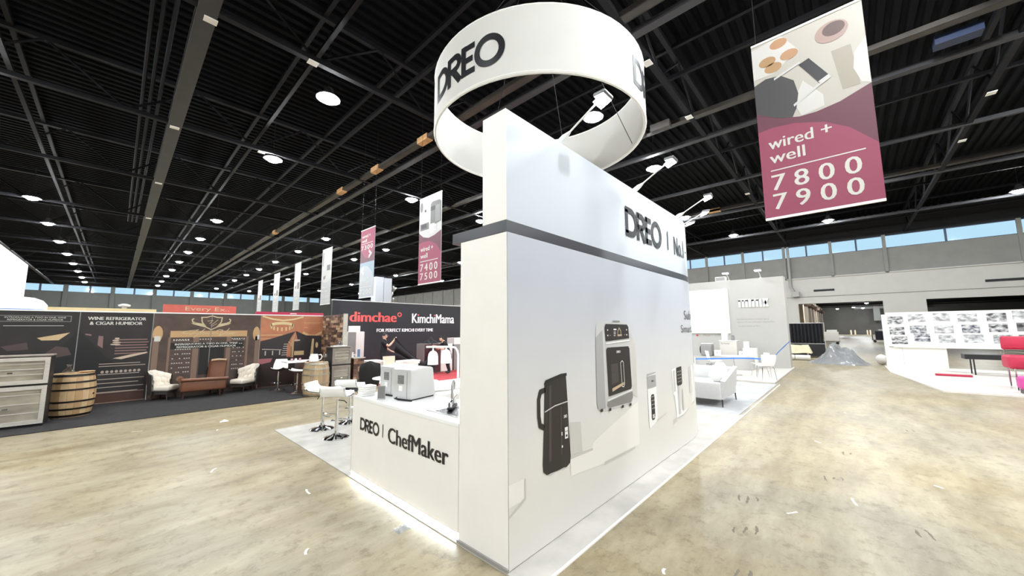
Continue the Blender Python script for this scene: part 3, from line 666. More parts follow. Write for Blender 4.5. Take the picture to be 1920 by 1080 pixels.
# ---- hanging ring sign
RC = (4.99, 3.92); RR = 1.87; RZ0, RZ1 = 5.2, 6.18
rs = thing('ring_sign', 'large white fabric ring sign with black lettering hanging above the booth', 'hanging sign', (RC[0], RC[1], RZ0))
def ringband(b):
    n = 96; vs = []; fs = []
    for k in range(n):
        a = 2*PI*k/n; c, s_ = math.cos(a), math.sin(a)
        for r, z in ((RR, 0), (RR, RZ1-RZ0), (RR-0.045, RZ1-RZ0), (RR-0.045, 0)): vs.append((r*c, r*s_, z))
    for k in range(n):
        j = (k+1) % n
        for q in range(4): fs.append((4*k+q, 4*j+q, 4*j+(q+1) % 4, 4*k+(q+1) % 4))
    b.add(vs, fs)
part('fabric_band', rs, m_fabric, True)(ringband)
for z in (0.0, RZ1-RZ0): part('tube_frame', rs, m_white, True)(lambda b: b.tube([((RR-0.022)*math.cos(2*PI*k/64), (RR-0.022)*math.sin(2*PI*k/64), z) for k in range(64)], 0.028, 6, True))
for a0 in (-201, -92, 17):
    part('ring_lettering', rs, m_ink)(lambda b: logo(b, 0, 0.205, 46, 0.675, lambda a, z: ((RR+0.006)*math.cos(R(a0+a)), (RR+0.006)*math.sin(R(a0+a)), z)))
for k in range(6):
    a = R(20+60*k)
    part('suspension_cable', rs, m_blackmetal)(lambda b: b.tube([((RR-0.03)*math.cos(a), (RR-0.03)*math.sin(a), 0.05 if k % 2 else RZ1-RZ0), (0.45*math.cos(a), 0.45*math.sin(a), 8.25-RZ0)], 0.006, 4))

# ---- carpet of the booth and the aisle strip
rug = MB()
rug.bx(2.085, 8.8, 1.735, 7.78, 0.0, 0.010)
o = rug.build('booth_carpet', m_carpetW); tag(o, 'pale grey carpet under the booth wall and the white bar stools', 'carpet')
o = MB().bx(8.8, 14.2, 1.80, 10.2, 0.0, 0.010).build('aisle_carpet', m_carpet); tag(o, 'grey carpet in front of the white raised booth floor, under the sofa', 'carpet')
o = MB().bx(2.09, 14.2, 1.715, 1.735, 0.0, 0.012).build('carpet_tape', m_white); tag(o, 'thin white tape strip along the carpet edge by the concrete aisle', 'tape')

# ================================================================ STOOLS AND TABLE OF THE BOOTH
m_seat = mat('white_leatherette', S(244, 243, 240), 0.35)
def bar_stool(loc, rz, label, zs=0.66):
    t = thing('bar_stool', label, 'stool', loc, rz, 'white bar stools by the counter')
    part('base', t, m_chrome, True)(lambda b: b.lathe([(0.205, 0.0), (0.205, 0.012), (0.17, 0.03), (0.08, 0.05), (0.035, 0.08), (0.03, 0.12)], 24))
    part('column', t, m_chrome, True)(lambda b: (b.tube([(0, 0, 0.08), (0, 0, 0.38)], 0.028, 12), b.tube([(0, 0, 0.36), (0, 0, zs-0.03)], 0.02, 12)))
    part('footrest', t, m_chrome, True)(lambda b: b.tube([(0, 0.03, 0.27), (-0.11, 0.06, 0.26), (-0.14, 0.20, 0.25), (0, 0.25, 0.25), (0.14, 0.20, 0.25), (0.11, 0.06, 0.26), (0, 0.03, 0.27)], 0.010, 6))
    part('lever', t, m_black, True)(lambda b: b.tube([(0.02, 0, zs-0.05), (0.12, -0.02, zs-0.06), (0.16, -0.02, zs-0.10)], 0.008, 6))
    def seatf(u, v):
        x = (u-0.5)*0.40; k = v
        if k < 0.16: a = k/0.16; y = 0.21; z = zs-0.04+0.05*a
        elif k < 0.70: a = (k-0.16)/0.54; y = 0.21-0.36*a; z = zs+0.012-0.02*math.sin(PI*a)
        else: a = (k-0.70)/0.30; y = -0.15-0.10*math.sin(a*PI/2)-0.01; z = zs+0.012+0.15*(1-math.cos(a*PI/2))**0.8
        return (x*(1-0.06*abs(2*v-1)), y, z+0.02)
    part('seat', t, m_seat, True)(lambda b: b.sheet(seatf, 10, 24, 0.05))
    part('seat_rim', t, m_chrome, True)(lambda b: [b.tube([seatf(u, k/14) for k in range(15)], 0.012, 6) for u in (0.0, 1.0)])
    return t
bar_stool((2.67, 7.17, 0.010), R(223), 'white bar stool with chrome column, leftmost of the three by the counter')
bar_stool((2.63, 6.44, 0.010), R(-42), 'white bar stool with chrome column, the nearest of the three by the counter')
bar_stool((3.20, 7.25, 0.010), R(-45), 'white bar stool with chrome column, half hidden behind the counter end', 0.66)
rt_ = thing('pedestal_table', 'round white pedestal table standing behind the booth counter', 'table', (4.12, 7.42, 0.010))
part('tabletop', rt_, m_gloss, True)(lambda b: b.lathe([(0.34, 0.735), (0.36, 0.74), (0.36, 0.755), (0.34, 0.76)], 32))
part('pedestal', rt_, m_gloss, True)(lambda b: b.lathe([(0.25, 0), (0.25, 0.012), (0.05, 0.03), (0.035, 0.06), (0.035, 0.70), (0.12, 0.735)], 20))
# chair with a black jacket hung over it
def shell_chair(name, loc, rz, label, group, seatm, legm, zs=0.45, cat='chair'):
    t = thing(name, label, cat, loc, rz, group)
    def fn(u, v):
        x = (u-0.5); 
        if v < 0.55: a = v/0.55; y = 0.21-0.40*a; z = zs-0.015*math.sin(PI*a)+0.01*(1-a); wd = 0.42-0.05*a
        else: a = (v-0.55)/0.45; y = -0.19-0.035*math.sin(a*PI/2)-0.05*a; z = zs+0.01+0.37*a**1.15; wd = 0.34+0.10*math.sin(a*PI*0.55)
        return (x*wd, y+0.05*(2*x)**2*(0.3 if v > 0.55 else 0), z)
    part('shell_seat', t, seatm, True)(lambda b: b.sheet(fn, 8, 18, 0.014))
    for sx in (-1, 1):
        for sy in (-1, 1):
            part('leg', t, legm, True)(lambda b: b.tube([(sx*0.10, sy*0.08, zs-0.02), (sx*0.17, sy*0.15, zs-0.06), (sx*0.21, sy*0.20, 0.0)], 0.009, 6))
    return t
jc = shell_chair('side_chair', (4.47, 8.95, 0.0), R(-35), 'white shell chair behind the counter with a black jacket over it', None, m_seat, m_chrome)
m_jacket = mat('black_cotton', S(34, 32, 32), 0.9, vary=0.2, scale=9)
def jacket(u, v):
    a = (u-0.5)*2; s_ = v
    if s_ < 0.5: k = s_/0.5; y = -0.27-0.05*math.sin(k*3)+0.03*math.sin(7*u); z = 0.42+0.52*k
    else: k = (s_-0.5)/0.5; y = -0.24+0.16*math.sin(k*PI/2); z = 0.95-0.42*k+0.02*math.sin(9*u)
    hood = 0.10*math.exp(-(a*2.2)**2)*math.exp(-((s_-0.5)*5)**2)
    return (a*(0.20+0.05*math.sin(s_*5)), y, z+hood)
o = MB().sheet(jacket, 16, 18, 0.03).build('jacket', m_jacket, None, True); o.location = (4.47, 8.95, 0.0); o.rotation_euler = (0, 0, R(-35))
tag(o, 'black hooded jacket hanging over a white chair behind the counter', 'jacket')
o = MB().sheet(crumple(0.4, 0.35, 0.06, 8), 14, 12, 0.004).build('packing_wrap', m_wrap, None, True); o.location = (4.14, 7.40, 0.772)
tag(o, 'crumpled white wrap heaped on the round pedestal table', 'packing wrap')

# ================================================================ WINE BOOTH
o = MB().bx(-6.0, 5.6, 10.85, 13.75, 0.0, 0.012).build('booth_carpet', m_carpetK); tag(o, 'charcoal carpet laid in front of the black wine booth panels', 'carpet')
YB = 13.8
wp = thing('wine_booth_wall', 'long dark printed back wall of the wine cooler booth', 'booth wall', (0, YB, 0))
m_wb = mat('brown_black_print', S(38, 33, 31), 0.55, vary=0.2, scale=3); m_wb2 = mat('warm_dark_print', S(78, 62, 54), 0.55, vary=0.25, scale=4)
m_wb3 = mat('amber_print', S(176, 112, 80), 0.55, vary=0.12, scale=3)
m_pcream, m_pwhite, m_pbrn, m_pblk, m_pgold, m_pplum, m_ppink = P(236, 214, 172), P(240, 236, 226), P(120, 84, 66), P(30, 28, 28), P(250, 222, 168), P(104, 58, 66), P(222, 150, 128)
pans = [(-2.2, -0.62, m_wb), (-0.61, 0.66, m_wb), (0.68, 3.11, m_wb2), (3.13, 5.0, m_wb3)]
for x0, x1, m in pans:
    part('wall_panel', wp, m)(lambda b: b.bx(x0, x1, -0.02, 0.04, 0.0, 2.28))
for x in (-0.615, 0.67, 3.12, 1.90): part('panel_seam', wp, m_pr4)(lambda b: b.bx(x-0.008, x+0.008, -0.026, -0.02, 0.75 if x == 1.90 else 0.02, 2.28))
part('top_rail', wp, m_white)(lambda b: b.bx(-2.2, 5.0, -0.03, 0.05, 2.28, 2.31))
WF = lambda k: (lambda x, z: (x, -0.0215-0.0015*k, z))
def wpr(name, m, k, fn): part(name, wp, m)(lambda b: fn(b, WF(k)))
# panel 1 and 2
wpr('printed_text_frame', m_pr4, 1, lambda b, f: b.ribbon([(-1.78, 2.04), (-0.75, 2.04), (-0.75, 2.17), (-1.78, 2.17)], 0.012, f, True))
def p1t(b, f):
    text(b, 'INTRODUCING A TWO IN ONE, WINE', -1.70, 2.11, -0.83, 2.15, f); text(b, 'REFRIGERATOR & CIGAR HUMIDOR', -1.66, 2.06, -0.87, 2.10, f); b.rect(-1.7, 1.935, -0.85, 1.945, f)
wpr('printed_text', m_pwhite, 1, p1t)
wpr('printed_picture', P(228, 196, 150), 1, lambda b, f: b.poly([(-1.22, 1.66), (-0.98, 1.72), (-0.74, 1.78), (-0.90, 1.60), (-1.15, 1.60)], f))
wpr('printed_picture', P(92, 74, 72), 1, lambda b, f: (b.poly([(-1.15, 1.22), (-0.93, 1.46), (-0.75, 1.42), (-0.68, 1.25), (-0.95, 1.18)], f), b.poly([(-1.7, 1.48), (-1.35, 1.56), (-1.32, 1.4), (-1.6, 1.38)], f)))
wpr('printed_picture', m_pblk, 0.3, lambda b, f: b.poly([(-0.61, 1.85), (-0.95, 1.25), (-0.9, 0.75), (0.05, 0.75), (0.05, 1.0), (-0.15, 1.2)], f))
def p2t(b, f):
    text(b, 'WINE REFRIGERATOR', -0.49, 2.085, 0.53, 2.165, f, bold=0.05); text(b, '& CIGAR HUMIDOR', -0.45, 1.965, 0.47, 2.045, f, bold=0.05)
wpr('printed_headline', m_pwhite, 2, p2t)
def p2p(b, f):
    rnd = random.Random(5)
    for k in range(6): b.rect(0.02, 1.22+0.07*k, 0.62-0.03*(k % 2), 1.25+0.07*k, f)
    b.poly([(-0.50, 1.75), (-0.40, 1.73), (-0.40, 1.69), (-0.50, 1.72)], f); b.poly([(-0.28, 1.69), (-0.20, 1.68), (-0.19, 1.38), (-0.28, 1.46)], f)
wpr('printed_picture', P(150, 118, 112), 1, p2p)
wpr('printed_picture', P(226, 200, 176), 2, lambda b, f: (b.poly([(0.0, 1.12), (0.15, 1.09), (0.60, 1.22), (0.61, 1.26), (0.3, 1.2)], f), [b.disc(0.02+0.02*(k % 2), 1.47+0.05*k, 0.09-0.015*k, 0.02, f, 12) for k in range(4)]))
def p2s(b, f):
    for k, z in enumerate((0.98, 0.92, 0.72, 0.60, 0.50, 0.40, 0.28)): b.rect(-0.22, z, 0.60 if k % 2 else 0.5, z+0.018, f)
    for k in range(9): b.disc(-0.15+0.08*k, 0.79, 0.03, 0.035, f, 8)
wpr('printed_shelves', P(196, 178, 164), 1, p2s)
wpr('printed_picture', P(88, 56, 46), 1, lambda b, f: (b.rect(-0.60, 0.04, 0.62, 0.24, f),))
wpr('printed_picture', P(168, 138, 120), 2, lambda b, f: (b.rect(-0.60, 0.02, 0.64, 0.04, f), b.rect(-0.60, 0.26, 0.62, 0.28, f)))
# panel 3: printed wine library
m_glow = P(226, 182, 130)
wpr('printed_glow', m_glow, 1, lambda b, f: (b.rect(1.03, 1.62, 2.78, 1.80, f), b.disc(0.78, 1.72, 0.10, 0.22, f, 16), b.disc(3.02, 1.70, 0.09, 0.22, f, 16)))
wpr('printed_lampshade', m_pwhite, 2, lambda b, f: (b.rect(0.72, 1.52, 0.84, 1.66, f), b.rect(3.05, 1.52, 3.105, 1.66, f)))
wpr('printed_pillars', P(150, 122, 104), 1, lambda b, f: [b.rect(u, 0.45, u+wd, 1.62, f) for u, wd in ((0.70, 0.12), (1.0, 0.05), (1.52, 0.13), (2.28, 0.11), (2.76, 0.06), (3.0, 0.10))])
def p3s(b, f):
    for k in range(8):
        z = 0.62+0.125*k
        for (a, c) in ((1.08, 1.50), (2.42, 2.74)): b.rect(a, z, c, z+0.012, f)
wpr('printed_shelves', P(122, 104, 94), 1, p3s)
def p3b(b, f):
    rnd = random.Random(2)
    for k in range(8):
        z = 0.65+0.125*k
        for (a, n) in ((1.10, 8), (2.44, 6)):
            for j in range(n):
                if rnd.random() < 0.75: b.rect(a+0.05*j, z, a+0.05*j+0.03, z+0.022, f)
    for (a, n) in ((1.1, 6), (1.66, 5), (2.4, 6)):
        for j in range(n): b.rect(a+0.06*j, 1.545, a+0.06*j+0.03, 1.57, f)
wpr('printed_bottles', m_pwhite, 2, p3b)
wpr('printed_alcove', m_pblk, 1.6, lambda b, f: (b.rect(1.68, 0.55, 2.24, 1.32, f), b.rect(1.05, 1.30, 2.70, 1.47, f)))
def shield(b, f):
    c = 1.90
    b.ribbon([(c, 2.235), (c+0.12, 2.19), (c+0.235, 2.185), (c+0.22, 2.05), (c+0.12, 1.90), (c, 1.83), (c-0.12, 1.90), (c-0.22, 2.05), (c-0.235, 2.185), (c-0.12, 2.19)], 0.028, f, True)
    for sx in (-1, 1):
        b.poly([(c+sx*0.19, 2.0), (c+sx*0.38, 2.045), (c+sx*0.46, 2.02), (c+sx*0.40, 1.98), (c+sx*0.12, 1.89)], f)
        b.ribbon([(c+sx*0.36, 2.03), (c+sx*0.43, 2.06), (c+sx*0.44, 2.12), (c+sx*0.40, 2.15)], 0.03, f)
    b.ribbon([(c-0.10, 2.08), (c+0.02, 2.10), (c-0.05, 2.0)], 0.014, f); b.ribbon([(c-0.02, 1.95), (c+0.14, 2.12)], 0.014, f); b.ribbon([(c+0.0, 1.92), (c+0.12, 2.01)], 0.012, f)
wpr('printed_shield', m_pcream, 3, shield)
def script(b, f):
    b.ribbon([(1.62, 1.83), (1.33, 1.79), (1.28, 1.74), (1.36, 1.72), (1.60, 1.72), (1.75, 1.76)], 0.014, f); b.ribbon([(1.62, 1.84), (1.43, 1.68)], 0.016, f); b.ribbon([(1.76, 1.86), (1.52, 1.60)], 0.016, f)
    b.ribbon([(1.64, 1.70)] + [(1.66+0.03*k, 1.70+0.035*(k % 2)) for k in range(12)] + [(2.06, 1.71)], 0.014, f)
    b.ribbon([(2.02, 1.80), (2.10, 1.83), (2.17, 1.82), (2.10, 1.66), (2.22, 1.72), (2.33, 1.87)], 0.016, f)
    b.ribbon([(2.26, 1.70)] + [(2.27+0.025*k, 1.70+0.035*(k % 2)) for k in range(8)] + [(2.48, 1.72)], 0.014, f)
wpr('printed_script', m_pcream, 3, script)
def p3t(b, f):
    text(b, 'INTRODUCING A TWO IN ONE, WINE', 1.14, 1.40, 2.56, 1.455, f, bold=0.05); text(b, 'REFRIGERATOR & CIGAR HUMIDOR', 1.18, 1.32, 2.52, 1.375, f, bold=0.05)
wpr('printed_headline', m_pwhite, 3, p3t)
# panel 4: amber bar scene
def lampring(b, f):
    b.ribbon([(3.16, 2.25), (3.45, 2.16), (3.75, 2.12), (4.05, 2.16), (4.35, 2.25)], 0.05, f)
    for k in range(9):
        a = R(180+22.5*k); b.rect(3.72+0.32*math.cos(a)-0.02, 1.96+0.13*math.sin(a)-0.06, 3.72+0.32*math.cos(a)+0.02, 1.96+0.13*math.sin(a)+0.06, f)
    b.ribbon([(3.40, 1.98), (3.55, 2.02), (3.72, 2.03), (3.9, 2.02), (4.04, 1.98)], 0.09, f)
wpr('printed_chandelier', m_pgold, 2, lampring)
wpr('printed_shelves', P(240, 196, 140), 2, lambda b, f: (b.rect(3.14, 1.63, 3.75, 1.66, f), b.rect(3.14, 1.52, 3.5, 1.54, f), b.ribbon([(4.35, 1.72), (4.55, 1.62), (4.75, 1.60), (4.97, 1.72)], 0.07, f), b.rect(4.38, 2.05, 4.92, 2.065, f), b.rect(4.38, 2.01, 4.9, 2.022, f), b.rect(4.38, 1.88, 4.5, 1.90, f)))
wpr('printed_canopy', P(58, 50, 50), 3, lambda b, f: (b.poly([(3.14, 1.45), (3.5, 1.55), (4.12, 1.76), (4.0, 1.55), (3.9, 1.30), (3.9, 0.9), (3.14, 0.9)], f), b.poly([(4.13, 1.78), (4.45, 1.62), (4.97, 1.60), (4.97, 0.9), (4.10, 0.9), (4.10, 1.42), (4.22, 1.42)], f)))
wpr('printed_pole', P(214, 176, 132), 4.6, lambda b, f: (b.ribbon([(3.93, 1.42), (4.0, 1.36), (4.02, 1.2), (4.02, 0.9)], 0.03, f), b.poly([(4.02, 0.9), (4.10, 0.9), (4.10, 1.55), (4.14, 1.72), (4.02, 1.5)], f)))
wpr('printed_bar', P(224, 210, 198), 4, lambda b, f: ([b.rect(3.75+0.01*k, 0.98+0.07*k, 3.92, 1.0+0.07*k, f) for k in range(6)], b.ribbon([(3.2, 1.2), (3.5, 1.18), (3.75, 1.16)], 0.02, f), [b.rect(3.28+0.2*k, 1.0, 3.31+0.2*k, 1.14, f) for k in range(3)], b.rect(4.11, 1.44, 4.28, 1.48, f)))
wpr('printed_bottles', P(236, 202, 150), 5.2, lambda b, f: (b.rect(4.12, 0.96, 4.42, 1.10, f), b.disc(4.82, 1.28, 0.045, 0.10, f, 12), b.poly([(4.62, 0.95), (4.66, 1.5), (4.72, 1.5), (4.72, 0.95)], f)))
wpr('printed_floor', P(60, 44, 40), 2, lambda b, f: (b.rect(3.14, 0.02, 4.98, 0.92, f),))
wpr('printed_pink', P(196, 120, 124), 4, lambda b, f: (b.poly([(3.14, 0.72), (3.45, 0.78), (3.5, 0.9), (3.14, 0.9)], f),))
# fascia behind the panels
fb = thing('fascia_board', 'pink-red fascia board running above the amber printed panel', 'fascia', (0, 14.4, 0)); 
part('board', fb, mat('magenta_board', S(186, 50, 80), 0.5))(lambda b: b.bx(3.1, 5.2, -0.05, 0.05, 2.30, 2.42)); part('post', fb, m_white)(lambda b: (b.bx(3.15, 3.2, -0.02, 0.02, 0, 2.30),)); part('post', fb, m_white)(lambda b: b.bx(5.1, 5.15, -0.02, 0.02, 0, 2.30))
part('board_label', fb, m_white)(lambda b: b.rect(4.1, 2.36, 4.3, 2.385, lambda x, z: (x, -0.055, z)))
fb2 = thing('fascia_beam', 'pale timber beam running above the dark wine panels', 'fascia', (0, 14.7, 0))
part('beam', fb2, mat('pale_pine', S(238, 214, 160), 0.6, vary=0.08, scale=4))(lambda b: b.bx(-1.2, 0.75, -0.06, 0.06, 2.28, 2.42))
part('post', fb2, m_white)(lambda b: b.bx(-1.1, -1.05, -0.02, 0.02, 0, 2.28)); part('post', fb2, m_white)(lambda b: b.bx(0.60, 0.65, -0.02, 0.02, 0, 2.28))
sg = thing('booth_sign', 'orange-red booth sign rising behind the wine library panel', 'sign', (0, 16.6, 0))
part('board', sg, mat('coral_board', S(196, 94, 80), 0.6, vary=0.1, scale=4))(lambda b: b.bx(1.0, 2.95, -0.04, 0.04, 2.40, 2.68))
part('post', sg, m_white)(lambda b: b.bx(1.1, 1.16, -0.03, 0.03, 0, 2.40)); part('post', sg, m_white)(lambda b: b.bx(2.8, 2.86, -0.03, 0.03, 0, 2.40))
part('lettering', sg, m_pcream)(lambda b: text(b, 'Every Ex..', 1.55, 2.45, 2.75, 2.62, lambda x, z: (x, -0.045, z)))
# floor lamps rising over the panels
def stem_lamp(loc, r, hh, label):
    t = thing('display_lamp', label, 'lamp', loc)
    part('shade', t, m_white, True)(lambda b: b.lathe([(r*0.9, hh-0.02), (r, hh), (r, hh+0.03), (r*0.4, hh+0.06)], 18))
    part('stem', t, m_white, True)(lambda b: b.lathe([(0.14, 0), (0.14, 0.02), (0.025, 0.04), (0.02, hh-0.12), (0.06, hh-0.06), (0.02, hh)], 10))
stem_lamp((0.12, 16.0, 0), 0.13, 2.56, 'small white lamp standing up above the wine refrigerator panel')
tk = thing('storage_tank', 'white domed tank behind the leftmost wine panel', 'tank', (-1.72, 16.1, 0))
part('shell', tk, m_gloss, True)(lambda b: b.lathe([(0.42, 0), (0.42, 2.35), (0.40, 2.52), (0.32, 2.64), (0.18, 2.71), (0.02, 2.73)], 24))
part('hoop', tk, mat('blue_strap', S(110, 150, 220), 0.5), True)(lambda b: b.lathe([(0.424, 2.36), (0.424, 2.40)], 24, caps=False))
bn = thing('linen_bundle', 'white folded bundle lying on a box behind the leftmost panel', 'bundle', (-1.18, 15.6, 0))
part('box', bn, m_cream)(lambda b: b.bx(-0.2, 0.2, -0.2, 0.2, 0, 2.26)); part('linen', bn, m_paper, True)(lambda b: (b.rbox(-0.19, 0.19, -0.18, 0.18, 2.262, 2.34, 0.03), b.rbox(-0.16, 0.17, -0.16, 0.16, 2.342, 2.42, 0.03)))
# white tall booth wall far left
o = MB().bx(-3.2, -3.0, 15.2, 27.9, 0, 4.9).build('booth_wall', m_white, bevel=0.01); tag(o, 'plain white tall booth wall at the left edge behind the wine booth', 'booth wall')

# ---- wine coolers
m_wood = mat('grey_wood_frame', S(184, 178, 168), 0.6, vary=0.12, scale=7, stretch=(1, 1, 6)); m_wood2 = mat('dark_wood_frame', S(136, 126, 116), 0.6, vary=0.15, scale=7)
m_coolglass = mat('cooler_glass', S(150, 142, 128), 0.08, 0.0, vary=0.45, scale=1.6, stretch=(1, 1, 3))  # pale base colour stands in for bright reflections in the doors
def cooler(loc, rz, w_, label, frame, split, hh):
    t = thing('wine_cooler', label, 'wine cooler', loc, rz, 'wine coolers')
    part('cabinet', t, m_black)(lambda b: b.bx(-w_/2, w_/2, 0.03, 0.50, 0.0, hh-0.004))
    part('top_panel', t, m_wood2)(lambda b: b.bx(-w_/2-0.01, w_/2+0.01, -0.01, 0.51, hh-0.003, hh+0.02))
    for (z0, z1) in ((0.05, split-0.02), (split+0.02, hh-0.02)):
        d = part('door', t, m_coolglass)(lambda b: b.bx(-w_/2+0.06, w_/2-0.06, 0.0, 0.029, z0+0.07, z1-0.07))
        part('door_frame', d, frame)(lambda b: (b.bx(-w_/2, w_/2, -0.02, 0.028, z0, z0+0.07), b.bx(-w_/2, w_/2, -0.02, 0.028, z1-0.07, z1), b.bx(-w_/2, -w_/2+0.06, -0.02, 0.028, z0+0.07, z1-0.07), b.bx(w_/2-0.06, w_/2, -0.02, 0.028, z0+0.07, z1-0.07)))
        for k in range(3):
            z = z0+0.12+(z1-z0-0.2)*(k+0.5)/3
            part('shelf', d, m_wood)(lambda b: b.bx(-w_/2+0.07, w_/2-0.07, -0.006, -0.001, z, z+0.016))
        part('handle', d, m_chrome, True)(lambda b: b.tube([(-0.03, -0.045, z0+(z1-z0)*0.45), (0.03, -0.045, z0+(z1-z0)*0.45)], 0.01, 6))
    return t
cooler((-1.27, 11.56, 0.014), R(-3), 0.90, 'grey-framed two-door wine cooler at the left edge beside a barrel', m_wood, 0.78, 1.32)
cooler((4.70, 11.35, 0.014), R(0), 0.54, 'dark-framed two-door wine cooler standing by the wood block partition', m_wood2, 0.74, 1.26)
# ---- barrels
m_oak = [mat('oak_stave_%d' % k, S(*c), 0.6, vary=0.12, scale=6, stretch=(1, 1, 0.3)) for k, c in enumerate(((186, 154, 112), (172, 138, 98), (194, 166, 126)))]
m_hoopK = mat('black_hoop', S(34, 30, 30), 0.5, 0.5); m_hoopG = mat('galvanised_hoop', S(170, 164, 150), 0.45, 0.8)
def barrel(loc, label, hoop, oak, hh=0.90, rmax=0.345, rend=0.285):
    t = thing('barrel', label, 'barrel', loc, 0, 'oak barrels')
    ns = 20; me = []
    rr = lambda z: rend+(rmax-rend)*(1-((z/hh-0.5)*2)**2)
    for k in range(ns):
        if k < 3:
            def st(b):
                n = 8; vs = []; fs = []; w_ = 2*PI/ns*0.485
                for i in range(n+1):
                    z = hh*i/n; r = rr(z)
                    for a, q in ((-w_, r), (w_, r), (w_, r-0.025), (-w_, r-0.025)): vs.append((q*math.cos(a), q*math.sin(a), z))
                for i in range(n):
                    for q in range(4): fs.append((4*i+q, 4*i+(q+1) % 4, 4*i+4+(q+1) % 4, 4*i+4+q))
                fs += [(3, 2, 1, 0), (4*n, 4*n+1, 4*n+2, 4*n+3)]; b.add(vs, fs)
            o = part('stave', t, oak[k])(st); me.append(o)
        else:
            o = me[k % 3].copy(); COL.objects.link(o)
        o.rotation_euler = (0, 0, 2*PI*k/ns)
    for z, hw in ((0.015, 0.045), (0.16, 0.035), (0.31, 0.035), (hh-0.345, 0.035), (hh-0.195, 0.035), (hh-0.06, 0.045)):
        part('hoop', t, hoop, True)(lambda b: b.lathe([(rr(z)+0.006, z), (rr(z+hw)+0.006, z+hw), (rr(z+hw)-0.004, z+hw), (rr(z)-0.004, z)], 32, caps=False))
    part('head', t, oak[1])(lambda b: b.lathe([(rend-0.015, hh-0.03), (rend-0.015, hh-0.004)], 24))
    part('bung', t, m_black)(lambda b: b.lathe([(0.02, 0), (0.02, 0.012)], 10, T=Matrix.Translation((0.30, -0.16, hh*0.5)) @ Matrix.Rotation(R(-30), 4, 'Z') @ Matrix.Rotation(R(90), 4, 'Y')))
    return t
barrel((-0.53, 12.42, 0.012), 'oak barrel with black hoops beside the grey-framed cooler', m_hoopK, m_oak)
barrel((3.89, 11.05, 0.012), 'weathered oak barrel with galvanised hoops next to the bar table', m_hoopG, [mat('weathered_stave_%d' % k, S(*c), 0.7, vary=0.18, scale=6, stretch=(1, 1, 0.4)) for k, c in enumerate(((172, 146, 112), (160, 138, 112), (182, 156, 120)))])
m_clear = glass_mat('clear_glass', (0.86, 0.88, 0.9, 1), 0.25)
def decanter(loc, label):
    o = MB().lathe([(0.05, 0), (0.09, 0.01), (0.095, 0.05), (0.04, 0.10), (0.025, 0.14), (0.045, 0.17), (0.04, 0.19)], 16).build('decanter', m_clear, None, True); o.location = loc; tag(o, label, 'decanter')
decanter((-0.62, 12.40, 0.914), 'glass decanter standing on the black-hooped barrel')
o = MB().lathe([(0.09, 0), (0.12, 0.012), (0.125, 0.025), (0.11, 0.02)], 18).build('dish', m_oak[0], None, True); o.location = (-0.36, 12.42, 0.914); tag(o, 'small wooden dish on the black-hooped barrel', 'dish')
pt = thing('pitcher', 'white pitcher with a looped handle standing on the weathered barrel', 'pitcher', (3.80, 11.02, 0.914))
part('body', pt, m_gloss, True)(lambda b: b.lathe([(0.09, 0), (0.12, 0.02), (0.115, 0.14), (0.09, 0.2), (0.095, 0.22), (0.085, 0.22)], 18))
part('handle', pt, m_gloss, True)(lambda b: b.tube([(0.10, -0.03, 0.19), (0.16, -0.06, 0.20), (0.19, -0.07, 0.14), (0.16, -0.06, 0.07), (0.11, -0.03, 0.05)], 0.014, 6))
wg = thing('wine_glass', 'large wine glass beside the white pitcher on the barrel', 'glass', (4.08, 11.0, 0.914))
part('bowl', wg, m_clear, True)(lambda b: b.lathe([(0.01, 0.09), (0.05, 0.11), (0.065, 0.15), (0.05, 0.21)], 14, caps=False)); part('stem', wg, m_clear, True)(lambda b: b.lathe([(0.045, 0), (0.04, 0.006), (0.006, 0.012), (0.006, 0.09)], 10))
decanter((4.72, 11.6, 1.316), 'glass decanter on a tray on top of the dark-framed cooler')
o = MB().rbox(-0.2, 0.2, -0.14, 0.14, 0, 0.02, 0.008).build('tray', m_paper, None, True); o.location = (4.70, 11.6, 1.295); tag(o, 'white tray on top of the dark-framed cooler', 'tray')
# ---- bar table and its two stools
bt = thing('bar_table', 'brown bar table with a pale top behind the weathered barrel', 'table', (0, 0, 0))
part('tabletop', bt, m_cream, bevel=0.005)(lambda b: b.bx(3.42, 4.30, 12.0, 12.55, 0.845, 0.885)); m_brown = mat('brown_panel', S(86, 56, 42), 0.5, vary=0.2, scale=5, stretch=(1, 1, 0.3))
part('end_panel', bt, m_brown)(lambda b: b.bx(3.78, 4.26, 12.05, 12.09, 0.012, 0.843)); part('leg_panel', bt, m_brown)(lambda b: b.bx(3.78, 3.82, 12.1, 12.5, 0.012, 0.843))
for k, (dx, lab) in enumerate(((3.62, 'small pink jar on the pale bar table, left one'), (3.72, 'small white jar on the pale bar table, middle one'), (3.84, 'small pink jar on the pale bar table, right one'))):
    j = thing('jar', lab, 'jar', (dx, 12.25, 0.886), 0, 'jars on the bar table')
    part('glass_body', j, P(222, 196, 200) if k != 1 else m_gloss, True)(lambda b: b.lathe([(0.03, 0), (0.034, 0.01), (0.034, 0.06), (0.026, 0.07)], 12)); part('lid', j, P(170, 70, 84), True)(lambda b: b.lathe([(0.028, 0.071), (0.028, 0.085)], 12))
m_wood3 = mat('walnut_shell', S(88, 66, 56), 0.4)
